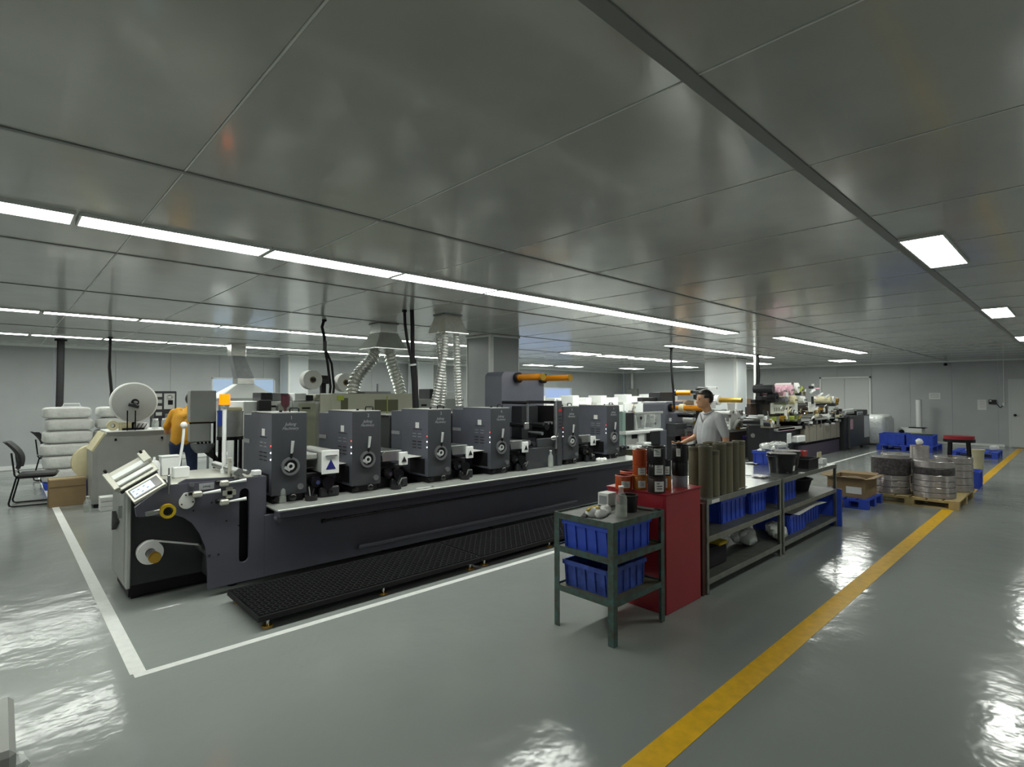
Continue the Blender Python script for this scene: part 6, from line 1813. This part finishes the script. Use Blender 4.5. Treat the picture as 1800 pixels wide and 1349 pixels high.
# ================================================================ people
def person(name, label, loc, rz, bones, heads, group=None, vox=.013):
    """bones: (a, b, ra, rb, material index); heads: ellipsoids (c, rx, ry, rz, material index). One remeshed surface."""
    g = G()
    for (a, b_, ra, rb, mi) in bones:
        g.tube([Vector(a)+(Vector(b_)-Vector(a))*t for t in (0, .25, .5, .75, 1)], 0, 12, rad=[ra+(rb-ra)*t for t in (0, .25, .5, .75, 1)])
        g.ell(a, ra, ra, ra, 12, 8); g.ell(b_, rb, rb, rb, 12, 8)
    for (c, x_, y_, z_, mi) in heads:
        g.ell(c, x_, y_, z_, 16, 12)
    return g
def make_person(name, label, loc, rz, bones, ells, mats, extra):
    g = person(name, label, loc, rz, bones, ells)
    root = thing(name, label, 'person', loc, rz, local=True)
    me = bpy.data.meshes.new('body'); me.from_pydata([tuple(v) for v in g.v], [], g.f)
    o = bpy.data.objects.new('body', me); COL.objects.link(o)
    m = o.modifiers.new('r', 'REMESH'); m.mode = 'VOXEL'; m.voxel_size = .0105
    s_ = o.modifiers.new('s', 'SMOOTH'); s_.factor = .5; s_.iterations = 7
    bpy.context.view_layer.update()
    dg = bpy.context.evaluated_depsgraph_get()
    nm = bpy.data.meshes.new_from_object(o.evaluated_get(dg))
    o.modifiers.clear(); o.data = nm; nm.name = 'body'
    bpy.data.meshes.remove(me)
    for k in mats: nm.materials.append(MATS[k])
    prim = [(Vector(a), Vector(b_), ra, rb, mi) for (a, b_, ra, rb, mi) in bones]
    for p in nm.polygons:
        c = p.center; best = 1e9; bi = 0
        for (a, b_, ra, rb, mi) in prim:
            d = b_-a; t = max(0, min(1, (c-a).dot(d)/max(1e-9, d.length_squared)))
            q = (c-(a+d*t)).length-(ra+(rb-ra)*t)
            if q < best: best, bi = q, mi
        for (e, x_, y_, z_, mi) in ells:
            d = c-Vector(e); q = (math.sqrt((d.x/x_)**2+(d.y/y_)**2+(d.z/z_)**2)-1)*min(x_, y_, z_)
            if q < best: best, bi = q, mi
        p.material_index = bi
        p.use_smooth = True
    o.parent = root
    ABS[o.name] = Vector((0, 0, 0))
    extra(root)
    return root
def hand(bones, wrist, d, side, mi=1, curl=.5):
    """palm and five fingers; d = pointing direction, side = thumb side"""
    w = Vector(wrist); d = Vector(d).normalized(); s_ = Vector(side); s_ = (s_-d*s_.dot(d)).normalized(); n = d.cross(s_)
    pc = w+d*.045
    for k in range(4):
        o = s_*(.03-.02*k)
        bones.append((w+o*.6, w+d*.085+o, .016, .013, mi))
        L = (.036, .042, .039, .030)[k]
        k0 = w+d*.088+o
        k1 = k0+(d*math.cos(curl)+n*math.sin(curl))*L
        k2 = k1+(d*math.cos(curl*2.2)+n*math.sin(curl*2.2))*L*.8
        bones.append((k0, k1, .0095, .0085, mi)); bones.append((k1, k2, .0085, .007, mi))
    t0 = w+d*.03+s_*.03; t1 = t0+(d*.7+s_*.6+n*.3)*.04; t2 = t1+(d*.95+n*.3)*.03
    bones.append((t0, t1, .013, .010, mi)); bones.append((t1, t2, .010, .008, mi))
# local frame: facing +x, left hand is +y; standing height 1.70
def build_grey():
    b = []
    S, K, T, F = 0, 1, 2, 3
    # legs
    for s_ in (-1, 1):
        b += [((0, .09*s_, .90), (.02, .10*s_, .48), .088, .06, T), ((.02, .10*s_, .48), (-.02, .10*s_, .10), .058, .043, T), ((-.02, .10*s_, .07), (.16, .11*s_, .035), .045, .036, F), ((-.05, .10*s_, .04), (.05, .105*s_, .04), .038, .04, F)]
    b += [((0, -.07, .94), (0, .07, .94), .115, .115, T)]
    # torso: belly, chest, shoulders
    for y_ in (-1, 1):
        b += [((.0, .055*y_, .96), (.03, .058*y_, 1.10), .118, .122, S), ((.03, .058*y_, 1.10), (.02, .075*y_, 1.26), .122, .112, S), ((.02, .075*y_, 1.26), (.0, .13*y_, 1.375), .112, .072, S)]
    b += [((.01, 0, 1.28), (.01, 0, 1.40), .105, .068, S)]
    # neck and head (bowed a little)
    b += [((.015, 0, 1.40), (.05, 0, 1.49), .056, .052, K)]
    e = [((.085, 0, 1.595), .098, .076, .118, K), ((.115, 0, 1.54), .062, .058, .060, K), ((.075, .078, 1.585), .018, .010, .030, K), ((.075, -.078, 1.585), .018, .010, .030, K), ((.185, 0, 1.565), .020, .014, .020, K), ((.172, 0, 1.59), .012, .011, .03, K), ((.168, 0, 1.525), .014, .026, .012, K), ((.168, 0, 1.507), .012, .022, .009, K), ((.165, .032, 1.612), .014, .022, .008, K), ((.165, -.032, 1.612), .014, .022, .008, K)]
    # left arm hangs at the side, right arm reaches forward to the press
    b += [((-.01, .20, 1.37), (-.06, .245, 1.16), .062, .056, S), ((-.06, .245, 1.16), (-.07, .25, 1.09), .046, .042, K), ((-.07, .25, 1.09), (-.03, .255, .86), .040, .028, K)]
    hand(b, (-.03, .255, .85), (.15, 0, -.98), (.95, -.1, .1))
    b += [((-.01, -.20, 1.37), (.05, -.25, 1.16), .062, .056, S), ((.05, -.25, 1.16), (.07, -.26, 1.09), .046, .042, K), ((.07, -.26, 1.09), (.29, -.20, 1.02), .040, .028, K)]
    hand(b, (.30, -.20, 1.015), (.95, .1, -.1), (0, .9, .4))
    return b, e
b, e = build_grey()
def grey_extra(root):
    # short black hair cap, brows, eyes, collar
    g = G()
    v_ = []; n_, m_ = 20, 9
    g = G().ell((.072, 0, 1.622), .101, .081, .100, 24, 14)
    g.v = [Vector((p.x if True else 0, p.y, p.z)) for p in g.v]
    keep = []
    for f in g.f:
        c = sum((g.v[i] for i in f), Vector())/len(f)
        # hairline: higher at the forehead, lower at the nape
        line = 1.665 if c.x > .125 else (1.615 if c.x > .05 else 1.56)
        if c.z > line: keep.append(f)
    g.f = keep
    o = g.build('hair', 'hair', root, sharp=80)
    md = o.modifiers.new('thick', 'SOLIDIFY'); md.thickness = .012; md.offset = 1
    for s_ in (-1, 1):
        G().ell((.172, .033*s_, 1.598), .007, .013, .006, 10, 6).build('eye', 'black_gloss', root)
        G().obox((.175, .033*s_, 1.620), (.008, .034, .007), (0, 0, -.2*s_), .002).build('eyebrow', 'hair', root)
    G().torus((.022, 0, 1.435), (.4, 0, 1), .062, .014, 24, 8).build('shirt_collar', 'shirt_grey', root)
    G().obox((.128, 0, 1.36), (.006, .03, .13), (0, .25, 0)).build('placket', 'shirt_grey', root)
make_person('person', 'man in grey polo shirt looking down beside the press', (6.74, 3.36, 0), math.radians(146), b, e, ['shirt_grey', 'skin', 'trousers_dark', 'shoe'], grey_extra)
def build_orange():
    b = []; S, K, T, F = 0, 1, 2, 3
    for s_ in (-1, 1):
        b += [((-.05, .10*s_, .88), (.02, .11*s_, .47), .09, .062, T), ((.02, .11*s_, .47), (-.04, .11*s_, .10), .06, .045, T), ((-.04, .11*s_, .07), (.13, .12*s_, .035), .045, .036, F), ((-.07, .11*s_, .04), (.04, .115*s_, .04), .038, .04, F)]
    b += [((-.05, -.08, .92), (-.05, .08, .92), .115, .115, T)]
    for y_ in (-1, 1):
        b += [((-.05, .06*y_, .95), (.03, .065*y_, 1.13), .118, .124, S), ((.03, .065*y_, 1.13), (.11, .085*y_, 1.28), .124, .115, S), ((.11, .085*y_, 1.28), (.18, .13*y_, 1.39), .115, .078, S)]
    b += [((.12, 0, 1.30), (.20, 0, 1.42), .11, .07, S)]
    b += [((.22, 0, 1.43), (.31, 0, 1.50), .055, .052, K)]
    e = [((.375, 0, 1.565), .105, .077, .110, K), ((.42, 0, 1.52), .06, .056, .058, K), ((.478, 0, 1.545), .018, .014, .018, K), ((.36, .078, 1.56), .018, .010, .028, K), ((.36, -.078, 1.56), .018, .010, .028, K), ((.455, 0, 1.50), .014, .024, .012, K)]
    for s_ in (-1, 1):
        b += [((.18, .20*s_, 1.38), (.12, .27*s_, 1.18), .066, .058, S), ((.12, .27*s_, 1.18), (.14, .28*s_, 1.10), .046, .043, K), ((.14, .28*s_, 1.10), (.38, .17*s_, 1.13), .042, .029, K)]
        hand(b, (.39, .165*s_, 1.13), (.95, -.1*s_, .0), (0, -.5*s_, .8))
    return b, e
b, e = build_orange()
def orange_extra(root):
    g = G().ell((.355, 0, 1.595), .108, .083, .095, 24, 14)
    keep = []
    for f in g.f:
        c = sum((g.v[i] for i in f), Vector())/len(f)
        if c.z > (1.635 if c.x > .41 else (1.58 if c.x > .33 else 1.52)): keep.append(f)
    g.f = keep
    o = g.build('hair', 'hair', root, sharp=80)
    md = o.modifiers.new('thick', 'SOLIDIFY'); md.thickness = .012; md.offset = 1
    for s_ in (-1, 1):
        G().ell((.464, .033*s_, 1.572), .007, .013, .006, 10, 6).build('eye', 'black_gloss', root)
    G().torus((.235, 0, 1.44), (.8, 0, .7), .062, .013, 24, 8).build('shirt_collar', 'shirt_orange', root)
pp = at(322, 760, Y=9.3)
make_person('person', 'man in orange shirt bent over behind the grey control boxes', (pp.x+.02, 9.3, 0), math.radians(62), b, e, ['shirt_orange', 'skin', 'jeans', 'shoe'], orange_extra)
# grey bag strap stool in front of him is out of sight
